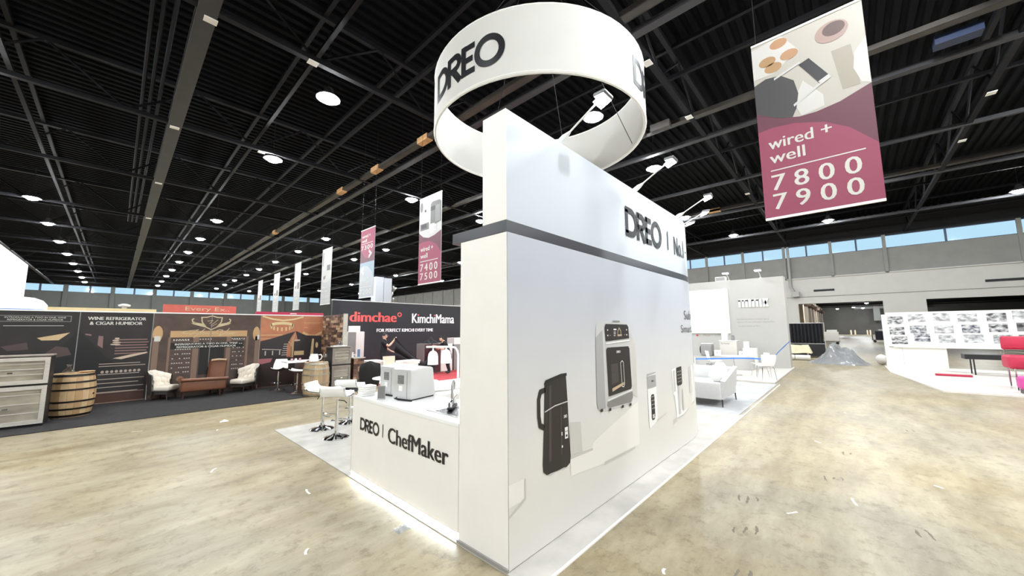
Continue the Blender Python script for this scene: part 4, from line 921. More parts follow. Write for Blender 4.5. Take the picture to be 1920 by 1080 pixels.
def scoop_stool(loc, rz, label):
    t = thing('scoop_stool', label, 'stool', loc, rz, 'white scoop stools at the bar table')
    part('base', t, m_chrome, True)(lambda b: b.lathe([(0.20, 0), (0.2, 0.012), (0.1, 0.03), (0.03, 0.06), (0.022, 0.56)], 18))
    part('footrest', t, m_chrome, True)(lambda b: b.tube([(0.12*math.cos(a)+0.02, 0.12*math.sin(a)+0.10, 0.24) for a in [k*PI/6 for k in range(12)]], 0.009, 6, True))
    def fn(u, v):
        a = (u-0.5)*2; 
        if v < 0.5: k = v/0.5; return (a*0.20*(0.8+0.2*math.sin(PI*k)), 0.20-0.36*k, 0.58+0.05*abs(a)**2+0.06*(1-k)**3)
        k = (v-0.5)/0.5; return (a*0.20*(1-0.25*k*k), -0.16-0.07*math.sin(k*PI/2), 0.58+0.05*a*a*(1-k)+0.33*k)
    part('seat_shell', t, m_seat, True)(lambda b: b.sheet(fn, 10, 16, 0.012)); part('shell_back', t, m_wood3, True)(lambda b: b.sheet(lambda u, v: tuple(Vector(fn(u, v))+Vector((0, -0.018 if v > 0.5 else 0, -0.018 if v <= 0.5 else -0.006))), 10, 16, 0.008))
scoop_stool((3.42, 12.72, 0.012), R(150), 'white scoop bar stool with brown back, the left one at the bar table')
scoop_stool((3.64, 11.75, 0.012), R(60), 'white scoop bar stool, the right one at the bar table')
# ---- lounge furniture in front of the wine library
m_tuft = mat('ivory_leather', S(228, 218, 202), 0.45); m_tan = mat('tan_leather', S(116, 74, 52), 0.45, vary=0.1, scale=5); m_legw = mat('dark_leg_wood', S(60, 40, 32), 0.5); m_char = mat('charcoal_shell', S(58, 52, 50), 0.6)
def tufted(loc, mir, wd, label):
    t = thing('tufted_armchair', label, 'armchair', loc, R(-38*mir), 'tufted armchairs'); t.scale = (mir, 1, 1)
    k_ = wd/0.44
    def back(u, v):
        # raked buttoned back wrapping from the side towards the front; u along the sweep, v upwards
        d = 0.020*(abs(math.sin((u*6+0.5*(int(v*3) % 2))*PI))**0.5)*math.sin(PI*min(1, v*1.05))**0.4 + 0.010*abs(math.sin(v*PI*3))
        a = R(-75+165*u); r = 0.235-d
        return ((-r*math.cos(a)*1.05-0.02-0.10*v*math.cos(a))*k_, r*math.sin(a)*(1+0.1*v), 0.28+(0.46-0.16*max(0, abs(u-0.45)*2-0.3))*v)
    part('back_cushion', t, m_tuft, True)(lambda b: b.sheet(back, 48, 18, -0.03))
    part('back_shell', t, m_char, True)(lambda b: b.sheet(lambda u, v: ((-0.262*math.cos(R(-75+165*u))*1.05-0.02-0.10*v*math.cos(R(-75+165*u)))*k_, 0.262*math.sin(R(-75+165*u))*(1+0.1*v), 0.14+(0.595-0.16*max(0, abs(u-0.45)*2-0.3))*v), 24, 8, 0.012))
    part('seat', t, m_tuft, True)(lambda b: b.rbox(-0.20*wd/0.44, 0.24*wd/0.44, -0.21, 0.21, 0.22, 0.36, 0.05))
    part('seat_frame', t, m_char)(lambda b: b.bx(-0.18*wd/0.44, 0.20*wd/0.44, -0.18, 0.18, 0.14, 0.22))
    for sx in (-0.15, 0.17):
        for sy in (-0.14, 0.14): part('leg', t, m_legw, True)(lambda b: b.tube([(sx, sy, 0.15), (sx*1.15, sy*1.15, 0.0)], [0.02, 0.012], 6))
    for i in range(4):
        for j in range(2): part('button', t, m_char, True)(lambda b: b.lathe([(0.010, 0), (0.006, 0.008)], 8, c=tuple(Vector(back(0.2+0.2*i, 0.35+0.3*j))*0.97+Vector((0, 0, 0.015)))))
    return t
tufted((0.98, 13.44, 0.02), 1, 0.44, 'ivory tufted armchair left of the tan chaise')
tufted((2.72, 13.44, 0.02), -1, 0.56, 'ivory tufted armchair right of the tan chaise')
ch = thing('chaise', 'tan leather chaise longue with a rolled edge in front of the wine library panel', 'chaise', (1.72, 13.12, 0.02))
part('seat', ch, m_tan, True)(lambda b: (b.rbox(-0.46, 0.50, -0.20, 0.20, 0.17, 0.47, 0.05), b.tube([(-0.46, -0.20, 0.49), (0.52, -0.20, 0.46)], 0.045, 10)))
part('bolster', ch, m_tan, True)(lambda b: b.tube([(-0.46, -0.20, 0.50), (-0.46, 0.20, 0.50)], 0.07, 12))
for sx in (-0.38, 0.36):
    for sy in (-0.15, 0.15): part('leg', ch, m_legw, True)(lambda b: b.tube([(sx, sy, 0.18), (sx*1.05, sy*1.05, 0)], [0.03, 0.016], 6))
ac = thing('wing_chair', 'tan leather high-back chair standing behind the chaise', 'armchair', (2.08, 13.46, 0.014))
part('backrest', ac, m_tan, True)(lambda b: b.sheet(lambda u, v: (-0.17+0.34*u+0.04*v, 0.12+0.05*math.sin(u*PI)+0.05*v, 0.3+0.63*v), 10, 10, 0.10)); part('seat', ac, m_tan, True)(lambda b: b.rbox(-0.18, 0.2, -0.12, 0.14, 0.18, 0.42, 0.04))
part('top_roll', ac, mat('pale_leather_edge', S(206, 174, 140), 0.4), True)(lambda b: b.tube([(-0.14, 0.13, 0.94), (0.02, 0.19, 0.95), (0.21, 0.15, 0.93)], 0.03, 8))
for sx in (-0.13, 0.15):
    for sy in (-0.08, 0.1): part('leg', ac, m_legw, True)(lambda b: b.tube([(sx, sy, 0.19), (sx, sy, 0)], 0.018, 6))
# ---- wood block partition beside the coolers
wbp = thing('wood_partition', 'partition clad in mixed brown wood blocks at the end of the wine booth', 'partition', (4.98, 0, 0))
part('core', wbp, m_brown)(lambda b: b.bx(0.0, 0.09, 12.0, 13.75, 0, 2.30))
m_blk = [mat('wood_block_%d' % k, S(*c), 0.65, vary=0.15, scale=8) for k, c in enumerate(((104, 76, 60), (150, 116, 90), (74, 54, 46), (178, 148, 118), (124, 94, 74)))]
def blocks(b, fx, y0, y1, z0, z1, rnd):
    z = z0
    while z < z1-0.02:
        hh = rnd.choice((0.07, 0.09)); y = y0+rnd.uniform(-0.1, 0); zz = min(z+hh, z1)
        while y < y1:
            ln = rnd.uniform(0.14, 0.34); b.cur = rnd.randrange(5); d = rnd.uniform(0.004, 0.03)
            a, c = max(y, y0), min(y+ln, y1)
            if c-a > 0.02: b.bx(fx-d, fx-0.0005, a+0.003, c-0.003, z+0.003, zz-0.003)
            y += ln
        z += hh
o = part('wood_blocks', wbp, m_blk)(lambda b: blocks(b, 0.0, 12.0, 13.75, 0.0, 2.28, random.Random(11))); o['kind'] = 'stuff'
part('edge_post', wbp, m_wood)(lambda b: b.bx(-0.02, 0.10, 11.93, 11.998, 0, 2.32))

# ================================================================ PEOPLE
m_skin = mat('skin', S(224, 182, 158), 0.55); m_shirt = mat('black_tee', S(24, 24, 28), 0.85); m_trous = mat('dark_trousers', S(38, 37, 42), 0.85); m_shoe = mat('dark_shoe', S(30, 28, 28), 0.5); m_hair = mat('dark_hair', S(34, 26, 24), 0.7)
def seg_dist(p, a, b):
    ab = b-a; t = max(0, min(1, (p-a).dot(ab)/max(ab.dot(ab), 1e-9))); return (p-a-ab*t).length
def person(label, loc, rz, J, E, head_c, head_rot, hair_cap):
    # J: joint -> (x, y, z, radius); E: (joint, joint, material index); local +Y is where the person faces
    t = thing('person', label, 'person', loc, rz, 'people in the kimchi booth')
    bm = bmesh.new(); sk_ = bm.verts.layers.skin.verify(); V = {}
    for k, (x, y, z, r) in J.items():
        v = bm.verts.new((x, y, z)); v[sk_].radius = (r, r); v[sk_].use_root = (k == 'pelvis'); V[k] = v
    for a, b, m in E: bm.edges.new((V[a], V[b]))
    me = bpy.data.meshes.new('tmp_body'); bm.to_mesh(me); bm.free()
    ob = bpy.data.objects.new('tmp_body', me); COL.objects.link(ob)
    md = ob.modifiers.new('skin', 'SKIN'); md.use_smooth_shade = True; md2 = ob.modifiers.new('sub', 'SUBSURF'); md2.levels = 2; md2.render_levels = 2
    dg = bpy.context.evaluated_depsgraph_get(); dg.update()
    src = bpy.data.meshes.new_from_object(ob.evaluated_get(dg)); bpy.data.objects.remove(ob)
    b = MB(); segs = [(Vector(J[x][:3]), Vector(J[y][:3]), m) for x, y, m in E]
    b.v = [tuple(v.co) for v in src.vertices]
    for p in src.polygons:
        c = p.center; b.f.append(tuple(p.vertices)); b.mi.append(min(segs, key=lambda q: seg_dist(c, q[0], q[1]))[2])
    bpy.data.meshes.remove(src)
    # head with brow, nose, chin and ears, joined to the body mesh
    HT = Matrix.Translation(head_c) @ Matrix.Rotation(head_rot[2], 4, 'Z') @ Matrix.Rotation(head_rot[0], 4, 'X')
    def hf(u, v):
        a = 2*PI*u; ph = PI*(v-0.5); cx = math.cos(ph)*math.sin(a); cy = math.cos(ph)*math.cos(a); cz = math.sin(ph)
        x, y, z = 0.074*cx, 0.092*cy, 0.112*cz
        if cz < -0.1: x *= 1-0.30*(-cz-0.1); y = y*(1-0.12*(-cz))
        if cy > 0: y += 0.022*math.exp(-((x/0.013)**2))*math.exp(-(((z+0.012)/0.022)**2)) - 0.008*math.exp(-(((abs(x)-0.03)/0.014)**2))*math.exp(-(((z-0.012)/0.014)**2))
        x += math.copysign(0.014, x)*math.exp(-((y/0.018)**2))*math.exp(-((z/0.03)**2)) if abs(x) > 0.05 else 0
        return (x, y, z)
    b.cur = 0; b.sheet(hf, 32, 20, 0, HT)
    body = b.build('body', [m_skin, m_shirt, m_trous, m_shoe], t, True)
    for sx in (-1, 1): part('eye', t, m_hair, True)(lambda q: q.lathe([(0.009, 0), (0.009, 0.004), (0.004, 0.006)], 8, T=HT @ Matrix.Translation((sx*0.031, 0.078, 0.012)) @ Matrix.Rotation(R(-90), 4, 'X')))
    part('mouth', t, mat('lips', S(176, 112, 104), 0.5), True)(lambda q: q.tube([HT @ Vector((-0.022, 0.078, -0.055)), HT @ Vector((0, 0.086, -0.053)), HT @ Vector((0.022, 0.078, -0.055))], 0.004, 5))
    def hairf(u, v):
        x, y, z = hf(u, 0.50+0.5*v if 0.17 < u < 0.83 else 0.72+0.28*v); k = 1.09; return (x*k, y*k-0.004, z*k+0.004)
    part('hair', t, m_hair, True)(lambda q: q.sheet(hairf, 32, 10, 0, HT))
    if hair_cap:
        c_ = part('cap', t, m_black, True)(lambda q: q.sheet(lambda u, v: (lambda p: (p[0]*1.17, p[1]*1.15, p[2]*1.15+0.006))(hf(u, 0.66+0.34*v)), 32, 10, 0, HT))
        part('cap_brim', c_, m_black, True)(lambda q: q.sheet(lambda u, v: ((u-0.5)*0.15, 0.085+0.075*v*(1-(2*u-1)**2*0.6), 0.058-0.018*v-0.01*(2*u-1)**2), 10, 6, 0.005, HT))
    return t
def limbs(J, E, arm_r, arm_l, zs=1.0, lean=0.0, hipz=0.86, legs=None):
    J['pelvis'] = (0, 0, hipz, 0.135); J['belly'] = (0, 0.01+lean*0.35, hipz+0.17, 0.125); J['chest'] = (0, 0.02+lean*0.8, hipz+0.36, 0.14); J['neck0'] = (0, 0.01+lean*1.1, hipz+0.53, 0.065); J['neck'] = (0, 0.02+lean*1.3, hipz+0.61, 0.05)
    E += [('pelvis', 'belly', 1), ('belly', 'chest', 1), ('chest', 'neck0', 1), ('neck0', 'neck', 0)]
    for s_, nm_, arm in ((1, 'r', arm_r), (-1, 'l', arm_l)):
        J['sh'+nm_] = (s_*0.17, 0.01+lean*1.0, hipz+0.47, 0.068); J['el'+nm_] = arm[0]+(0.046,); J['wr'+nm_] = arm[1]+(0.030,); J['pm'+nm_] = arm[2]+(0.032,)
        J['sl'+nm_] = tuple((Vector(J['sh'+nm_][:3])*0.35+Vector(arm[0])*0.65))+(0.055,)
        E += [('neck0', 'sh'+nm_, 1), ('sh'+nm_, 'sl'+nm_, 1), ('sl'+nm_, 'el'+nm_, 0), ('el'+nm_, 'wr'+nm_, 0), ('wr'+nm_, 'pm'+nm_, 0)]
        d = (Vector(arm[2])-Vector(arm[1])).normalized(); side = d.cross(Vector((0, 0, 1)));
        side = side.normalized() if side.length > 0.2 else Vector((1, 0, 0)); bend = side.cross(d)
        for k in range(4):
            o_ = side*(k-1.5)*0.019; L_ = (0.052, 0.06, 0.056, 0.045)[k]
            p1 = Vector(arm[2])+d*0.035+o_; p2 = p1+d*L_*0.6-bend*0.008; p3 = p2+d*L_*0.35-bend*0.022
            for q, (p, r) in enumerate(((p1, 0.010), (p2, 0.009), (p3, 0.008))): J['f%s%d%d' % (nm_, k, q)] = tuple(p)+(r,)
            E += [('pm'+nm_, 'f%s%d0' % (nm_, k), 0), ('f%s%d0' % (nm_, k), 'f%s%d1' % (nm_, k), 0), ('f%s%d1' % (nm_, k), 'f%s%d2' % (nm_, k), 0)]
        p1 = Vector(arm[1])*0.4+Vector(arm[2])*0.6-side*s_*0.038; p2 = p1+d*0.035-side*s_*0.012
        J['t%s0' % nm_] = tuple(p1)+(0.011,); J['t%s1' % nm_] = tuple(p2)+(0.009,); E += [('wr'+nm_, 't%s0' % nm_, 0), ('t%s0' % nm_, 't%s1' % nm_, 0)]
        kn, an, toe = legs[s_] if legs else ((s_*0.10, 0.03, 0.46), (s_*0.11, 0.0, 0.09), (s_*0.12, 0.15, 0.045))
        J['hp'+nm_] = (s_*0.085, 0, hipz-0.06, 0.105); J['kn'+nm_] = kn+(0.068,); J['an'+nm_] = an+(0.046,); J['to'+nm_] = toe+(0.04,)
        E += [('pelvis', 'hp'+nm_, 2), ('hp'+nm_, 'kn'+nm_, 2), ('kn'+nm_, 'an'+nm_, 2), ('an'+nm_, 'to'+nm_, 3)]
J, E = {}, []
limbs(J, E, ((0.23, 0.24, 1.17), (0.14, 0.40, 1.37), (0.12, 0.43, 1.44)), ((-0.26, 0.06, 1.06), (-0.18, 0.27, 0.95), (-0.15, 0.33, 0.94)))
person('person in black t-shirt and cap holding up a black cloth', (6.92, 13.0, 0.008), R(-131), J, E, (0, 0.035, 1.545), (R(-8), 0, R(-6)), True)
J, E = {}, []
limbs(J, E, ((0.22, 0.40, 0.98), (0.12, 0.56, 1.08), (0.10, 0.62, 1.12)), ((-0.24, 0.38, 0.98), (-0.14, 0.55, 1.08), (-0.11, 0.61, 1.12)), lean=0.22, hipz=0.74, legs={1: ((0.10, 0.06, 0.40), (0.11, -0.03, 0.09), (0.13, 0.12, 0.045)), -1: ((-0.10, 0.10, 0.40), (-0.12, 0.02, 0.09), (-0.14, 0.17, 0.045))})
person('person in black leaning over the grey cabinet beside the heat lamp', (9.30, 12.06, 0.008), R(75), J, E, (0, 0.36, 1.40), (R(-30), 0, R(35)), False)

# ================================================================ KIMCHI BOOTH
o = MB().bx(5.75, 14.6, 10.3, 15.45, 0.0, 0.008).build('booth_carpet', m_carpetR); tag(o, 'red carpet on the floor of the dark kimchi booth', 'carpet')
kw = thing('kimchi_booth_wall', 'wide charcoal booth wall with red and white lettering', 'booth wall', (0, 15.5, 0))
m_kw = mat('charcoal_wall_vinyl', S(42, 43, 48), 0.55, vary=0.06, scale=3)
part('wall_panel', kw, m_kw)(lambda b: b.bx(5.95, 14.6, 0, 0.12, 0, 3.02)); part('top_trim', kw, m_white)(lambda b: b.bx(5.95, 14.6, 0, 0.12, 3.02, 3.05))
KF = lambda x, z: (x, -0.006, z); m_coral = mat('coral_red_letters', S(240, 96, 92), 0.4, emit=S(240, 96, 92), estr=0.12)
part('red_lettering', kw, m_coral)(lambda b: text(b, 'dimchae', 6.66, 2.14, 8.86, 2.57, KF, bold=0.055)); part('red_degree_mark', kw, m_coral)(lambda b: b.ribbon([(9.0+0.09*math.cos(2*PI*k/20), 2.49+0.085*math.sin(2*PI*k/20)) for k in range(20)], 0.045, KF, True))
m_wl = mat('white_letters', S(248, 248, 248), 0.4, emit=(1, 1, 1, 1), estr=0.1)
def dots_split(body):
    # separates the i-dots from the rest of a word so that they can be coloured
    vv, ff = text2d(body); par = list(range(len(vv)))
    def find(i):
        while par[i] != i: par[i] = par[par[i]]; i = par[i]
        return i
    for f in ff:
        for i in f[1:]: par[find(i)] = find(f[0])
    lo = {}
    for i, v in enumerate(vv): r = find(i); lo[r] = min(lo.get(r, 9), v[1])
    return vv, [f for f in ff if lo[find(f[0])] < 0.6], [f for f in ff if lo[find(f[0])] >= 0.6]
kv, kbody, kdots = dots_split('KimchiMama')
def kput(b, fs):
    for i, k in enumerate((-1, -0.33, 0.33, 1)): b.add([(9.68+2.54*x+0.014*k, -0.006-0.0002*i, 2.10+0.46*y) for x, y in kv], fs)
part('white_lettering', kw, m_wl)(lambda b: kput(b, kbody)); part('red_letter_dots', kw, m_coral)(lambda b: kput(b, kdots)); part('tagline', kw, m_wl)(lambda b: text(b, 'FOR PERFECT KIMCHI EVERY TIME', 7.89, 1.69, 10.9, 1.84, KF, bold=0.06))
m_grey = mat('silver_grey', S(150, 148, 146), 0.4, 0.3); m_offw = mat('off_white', S(232, 228, 222), 0.6)
fr = thing('refrigerator', 'tall silver refrigerator with white side standing by the charcoal wall', 'refrigerator', (6.33, 14.1, 0.008))
part('body', fr, m_offw)(lambda b: b.bx(-0.30, 0.33, 0.0, 0.65, 0, 1.72))
part('door', fr, m_grey)(lambda b: b.bx(-0.30, -0.02, -0.04, -0.002, 0.05, 1.70)); part('door', fr, m_offw)(lambda b: b.bx(0.0, 0.33, -0.04, -0.002, 0.05, 1.70))
o = MB().bx(-0.17, 0.17, -0.15, 0.15, 0, 0.22).build('carton', m_offw, None, bevel=0.006); o.location = (6.38, 14.35, 1.73); tag(o, 'small white carton on top of the silver refrigerator', 'carton')
wc = thing('wood_crate', 'dark wood block crate stand beside the wine cooler', 'crate', (5.24, 11.45, 0.0))
part('core', wc, m_brown)(lambda b: b.bx(-0.13, 0.20, 0.0, 0.4, 0.012, 0.90)); part('top', wc, m_wood)(lambda b: b.bx(-0.16, 0.23, -0.04, 0.42, 0.902, 0.93))
def crb(b):
    rnd = random.Random(4); z = 0.012
    while z < 0.88:
        x = -0.13
        while x < 0.19:
            ln = rnd.uniform(0.08, 0.18); b.cur = rnd.randrange(5); b.bx(x+0.003, min(x+ln, 0.20)-0.003, -rnd.uniform(0.006, 0.02), -0.0005, z+0.003, min(z+0.08, 0.9)-0.003); x += ln
        z += 0.08
o = part('wood_blocks', wc, m_blk)(crb); o['kind'] = 'stuff'
tb = thing('tablet_stand', 'small tablet on a white stand on the wood crate', 'tablet', (5.22, 11.6, 0.93), R(-20))
part('stand', tb, m_white, True)(lambda b: (b.bx(-0.1, -0.05, -0.03, 0.03, 0, 0.16), b.tube([(-0.08, 0, 0.06), (0.1, 0, 0.14)], 0.012, 6))); part('screen', tb, P(120, 150, 190))(lambda b: b.bx(0.06, 0.14, -0.02, -0.005, 0.01, 0.25)); part('screen_back', tb, m_white)(lambda b: b.bx(0.05, 0.15, -0.0045, 0.005, 0.0, 0.26))
cr = thing('white_crate', 'white display box on the red carpet beside the wood crate', 'display box', (5.98, 11.6, 0.008))
part('box', cr, m_offw)(lambda b: b.bx(-0.30, 0.26, 0.03, 0.6, 0, 0.76)); part('front_frame', cr, m_white)(lambda b: (b.bx(-0.30, 0.26, 0, 0.028, 0, 0.05), b.bx(-0.30, 0.26, 0, 0.028, 0.70, 0.76), b.bx(-0.30, -0.24, 0, 0.028, 0.05, 0.70), b.bx(0.20, 0.26, 0, 0.028, 0.05, 0.70)))
shell_chair('side_chair', (6.72, 12.05, 0.012), R(170), 'beige shell chair on red carpet beside the capped person', None, mat('beige_shell', S(226, 206, 182), 0.5), m_chrome)
dt = thing('display_table', 'low dark display table on red carpet carrying flat boxes', 'table', (6.95, 11.4, 0.008))
part('tabletop', dt, m_black)(lambda b: b.bx(-0.55, 0.5, -0.3, 0.3, 0.50, 0.54))
for sx in (-0.5, 0.45):
    for sy in (-0.25, 0.25): part('leg', dt, m_black)(lambda b: b.bx(sx-0.02, sx+0.02, sy-0.02, sy+0.02, 0, 0.498))
for k, (dx, dz, w_) in enumerate(((-0.1, 0.0, 0.42), (-0.02, 0.062, 0.40), (0.05, 0.124, 0.36))):
    o = MB().bx(-w_, w_, -0.22, 0.22, 0, 0.06).build('flat_box', m_offw, None, bevel=0.004); o.location = (6.95+dx, 11.4, 0.549+dz); o.rotation_euler = (0, 0, R(4*k-3)); tag(o, 'flat pale box stacked on the low dark table, %s' % ('bottom one', 'middle one', 'top one')[k], 'box', 'flat boxes on the dark table')
cb = thing('grey_cabinet', 'grey cabinet partly covered by black cloth near the heat lamp', 'cabinet', (9.25, 12.72, 0.008))
part('body', cb, m_grey, bevel=0.01)(lambda b: b.bx(-0.72, 0.72, 0, 0.55, 0, 1.20)); part('door', cb, m_offw)(lambda b: b.bx(0.10, 0.70, -0.02, -0.002, 0.03, 1.18)); part('door', cb, m_pplum)(lambda b: b.bx(-0.70, 0.08, -0.02, -0.002, 0.03, 1.18))
c2 = thing('appliance_cabinet', 'pale grey appliance cabinet right of the leaning person', 'cabinet', (10.6, 12.9, 0.008)); part('body', c2, m_grey, bevel=0.01)(lambda b: b.bx(-0.4, 0.6, 0, 0.5, 0, 1.12)); part('top', c2, m_offw)(lambda b: b.bx(-0.4, 0.6, 0, 0.5, 1.122, 1.4))
def bez(P_, t):
    n = len(P_)-1; x = t*n; i = min(int(x), n-1); f = x-i; f = f*f*(3-2*f)*0.4+f*0.6; return Vector(P_[i])*(1-f)+Vector(P_[i+1])*f
top_ = [(7.14, 12.58, 1.52), (7.45, 12.5, 1.16), (7.85, 12.42, 0.78), (8.30, 12.38, 0.50), (8.66, 12.5, 0.80), (8.85, 12.66, 1.26)]
bot_ = [(7.18, 12.62, 0.62), (7.45, 12.46, 0.50), (7.85, 12.36, 0.30), (8.30, 12.26, 0.12), (8.80, 12.34, 0.16), (9.02, 12.6, 0.66)]
def clothf(u, v):
    p = bez(top_, u)*(1-v)+bez(bot_, u)*v; return (p.x, p.y+0.06*math.sin(14*v+4*u)*math.sin(PI*v), p.z+0.04*math.sin(10*v+3*u)*math.sin(PI*v))
m_cloth = mat('black_cloth', S(26, 26, 29), 0.75, vary=0.2, scale=3)
o = MB().sheet(clothf, 36, 20, 0.006).build('black_cloth', m_cloth, None, True); tag(o, 'large black cloth being spread between the capped person and the grey cabinet', 'cloth')
o = MB().sheet(crumple(0.55, 0.45, 0.26, 21), 16, 14, 0.01).build('cloth_bundle', m_cloth, None, True); o.location = (8.98, 12.95, 1.214); tag(o, 'bunched black cloth on top of the grey cabinet', 'cloth')
# grey tower with coiled duct beyond the booth
tw = thing('service_tower', 'tall grey service tower rising behind the kimchi booth wall', 'tower', (15.6, 30, 0))
m_tw = mat('tower_grey', S(168, 170, 176), 0.5)
part('panel', tw, m_tw)(lambda b: b.bx(-0.75, -0.02, -0.4, 0.4, 0, 6.35)); part('panel', tw, m_tw)(lambda b: b.bx(0.02, 0.75, -0.4, 0.4, 0, 6.30))
part('coiled_duct', tw, m_steel, True)(lambda b: b.tube([(0.98+0.12*math.sin(z*5), -0.1+0.1*math.cos(z*5), z) for z in [0.1*k for k in range(58)]], [0.13+0.05*math.sin(k*1.3) for k in range(58)], 8))

# ================================================================ HANGING BANNERS
m_mar = P(170, 74, 102); m_mar2 = P(118, 62, 78); m_bph = P(212, 204, 192)
def banner(X, yl, yr, z0, z1, label, name='hanging_banner'):
    t = thing(name, label, 'banner', (X, yl, z0), 0, 'hanging aisle banners'); W_ = yl-yr; H_ = z1-z0
    F = lambda k: (lambda u, v: (-0.0065-0.0015*k, -u*W_, (1-v)*H_))      # u from left, v from the top
    part('rail', t, m_white)(lambda b: b.bx(-0.014, 0.014, -W_, 0, H_, H_+0.03)); part('rail', t, m_white)(lambda b: b.bx(-0.014, 0.014, -W_, 0, -0.03, 0))
    for y in (-0.06, -W_+0.06): part('cable', t, m_blackmetal)(lambda b: b.tube([(0, y, H_+0.03), (0, y, 9.72-z0)], 0.005, 4))
    return t, F, W_, H_
def bp(t, name, m, f, fn): part(name, t, m)(lambda b: fn(b, f))
def fabric(t, m, W_, H_): part('fabric', t, m)(lambda b: b.bx(-0.005, 0.005, -W_, 0, 0, H_))
def curve(pts): return pts
# large near banner 7800 / 7900
t, F, W_, H_ = banner(6.0, 0.725, -0.445, 3.29, 5.85, 'large maroon and photo banner reading wired + well 7800 7900')
fabric(t, m_bph, W_, H_)
arc1 = [(0, 0.40), (0.2, 0.46), (0.4, 0.488), (0.55, 0.49), (0.75, 0.475), (1.0, 0.43)]
bp(t, 'dark_field', m_mar2, F(1), lambda b, f: b.poly(arc1+[(1, 1), (0, 1)], f))
bp(t, 'maroon_field', m_mar, F(2), lambda b, f: b.poly([(0, 0.512), (0.15, 0.505), (0.35, 0.515), (0.6, 0.555), (0.8, 0.62), (1, 0.73), (1, 1), (0, 1)], f))
bp(t, 'photo_highlight', P(234, 230, 224), F(1), lambda b, f: (b.poly([(1, 0.19), (0.90, 0.25), (0.88, 0.33), (0.93, 0.41), (1.0, 0.43)], f), b.poly([(0.36, 0.40), (0.46, 0.30), (0.62, 0.41), (0.62, 0.47), (0.42, 0.487)], f), b.poly([(0.0, 0.02), (0.3, 0.0), (0.45, 0.12), (0.2, 0.2), (0.0, 0.2)], f)))
bp(t, 'photo_bowl', P(186, 176, 160), F(0.5), lambda b, f: (b.poly([(0.72, 0.20), (0.78, 0.42), (0.92, 0.42), (0.88, 0.2)], f),))
bp(t, 'photo_cup_saucer', P(190, 160, 150), F(2), lambda b, f: b.disc(0.74, 0.095, 0.14, 0.055, f, 20))
bp(t, 'photo_cup', P(112, 88, 84), F(3), lambda b, f: b.disc(0.76, 0.085, 0.095, 0.036, f, 20))
for k, (u, v) in enumerate(((0.15, 0.12), (0.36, 0.125), (0.20, 0.165), (0.27, 0.04))):
    bp(t, 'photo_egg', P(208, 160, 120) if k % 2 else P(200, 158, 112), F(2), lambda b, f: b.disc(u, v, 0.085, 0.028, f, 16))
bp(t, 'photo_pan', P(78, 74, 74), F(2), lambda b, f: b.poly([(0, 0.235), (0.12, 0.215), (0.26, 0.225), (0.38, 0.28), (0.41, 0.36), (0.38, 0.44), (0.34, 0.478), (0.2, 0.46), (0, 0.40)], f))
bp(t, 'photo_handle', P(62, 60, 62), F(3), lambda b, f: (b.poly([(0.44, 0.205), (0.53, 0.19), (0.68, 0.315), (0.59, 0.335)], f),))
bp(t, 'photo_rod', P(228, 226, 222), F(4), lambda b, f: b.ribbon([(0.20, 0.235), (0.45, 0.195)], 0.012, f))
bp(t, 'photo_rod', P(228, 226, 222), F(4), lambda b, f: b.ribbon([(0.36, 0.42), (0.62, 0.345)], 0.014, f))
bp(t, 'photo_cap', P(228, 226, 222), F(5), lambda b, f: b.poly([(0.59, 0.335), (0.68, 0.315), (0.70, 0.335), (0.62, 0.355)], f))
def b1t(b, f):
    text(b, 'wired +', 0.09, 0.625, 0.66, 0.565, f, bold=0.05); text(b, 'well', 0.09, 0.705, 0.42, 0.645, f, bold=0.05); b.rect(0.09, 0.742, 0.90, 0.748, f)
    text(b, '7800', 0.09, 0.855, 0.86, 0.77, f, bold=0.05, spacing=1.5); text(b, '7900', 0.09, 0.96, 0.86, 0.875, f, bold=0.05, spacing=1.5)
bp(t, 'lettering', m_pwhite, F(4), b1t)
# 7400 / 7500
t, F, W_, H_ = banner(6.18, 9.60, 8.45, 3.17, 5.82, 'maroon and photo banner reading wired + well 7400 7500')
fabric(t, P(224, 222, 218), W_, H_)
bp(t, 'dark_field', m_mar2, F(1), lambda b, f: b.poly([(0, 0.40), (0.2, 0.46), (0.45, 0.485), (0.7, 0.47), (1, 0.43), (1, 1), (0, 1)], f))
bp(t, 'maroon_field', m_mar, F(2), lambda b, f: b.poly([(0, 0.53), (0.25, 0.515), (0.5, 0.525), (0.8, 0.58), (1, 0.68), (1, 1), (0, 1)], f))
bp(t, 'photo_appliance', P(120, 118, 116), F(1), lambda b, f: (b.poly([(0.52, 0.10), (0.6, 0.075), (0.9, 0.08), (0.98, 0.10), (0.98, 0.33), (0.52, 0.36)], f),))
bp(t, 'photo_leaf', P(120, 118, 116), F(1), lambda b, f: b.disc(0.1, 0.10, 0.07, 0.06, f, 14))
bp(t, 'photo_tray', P(120, 118, 116), F(1), lambda b, f: b.rect(0.05, 0.30, 0.45, 0.38, f))
bp(t, 'photo_trim', P(60, 58, 60), F(2), lambda b, f: (b.rect(0.52, 0.13, 0.72, 0.18, f), b.rect(0.1, 0.31, 0.35, 0.36, f), b.rect(0.25, 0.14, 0.32, 0.17, f)))
bp(t, 'photo_mug', P(244, 243, 240), F(3), lambda b, f: (b.rect(0.50, 0.33, 0.70, 0.44, f), b.ribbon([(0.70, 0.35), (0.78, 0.36), (0.78, 0.41), (0.70, 0.42)], 0.02, f)))
bp(t, 'photo_steel', P(176, 174, 172), F(2), lambda b, f: [b.rect(0.75+0.05*k, 0.13, 0.775+0.05*k, 0.32, f) for k in range(4)])
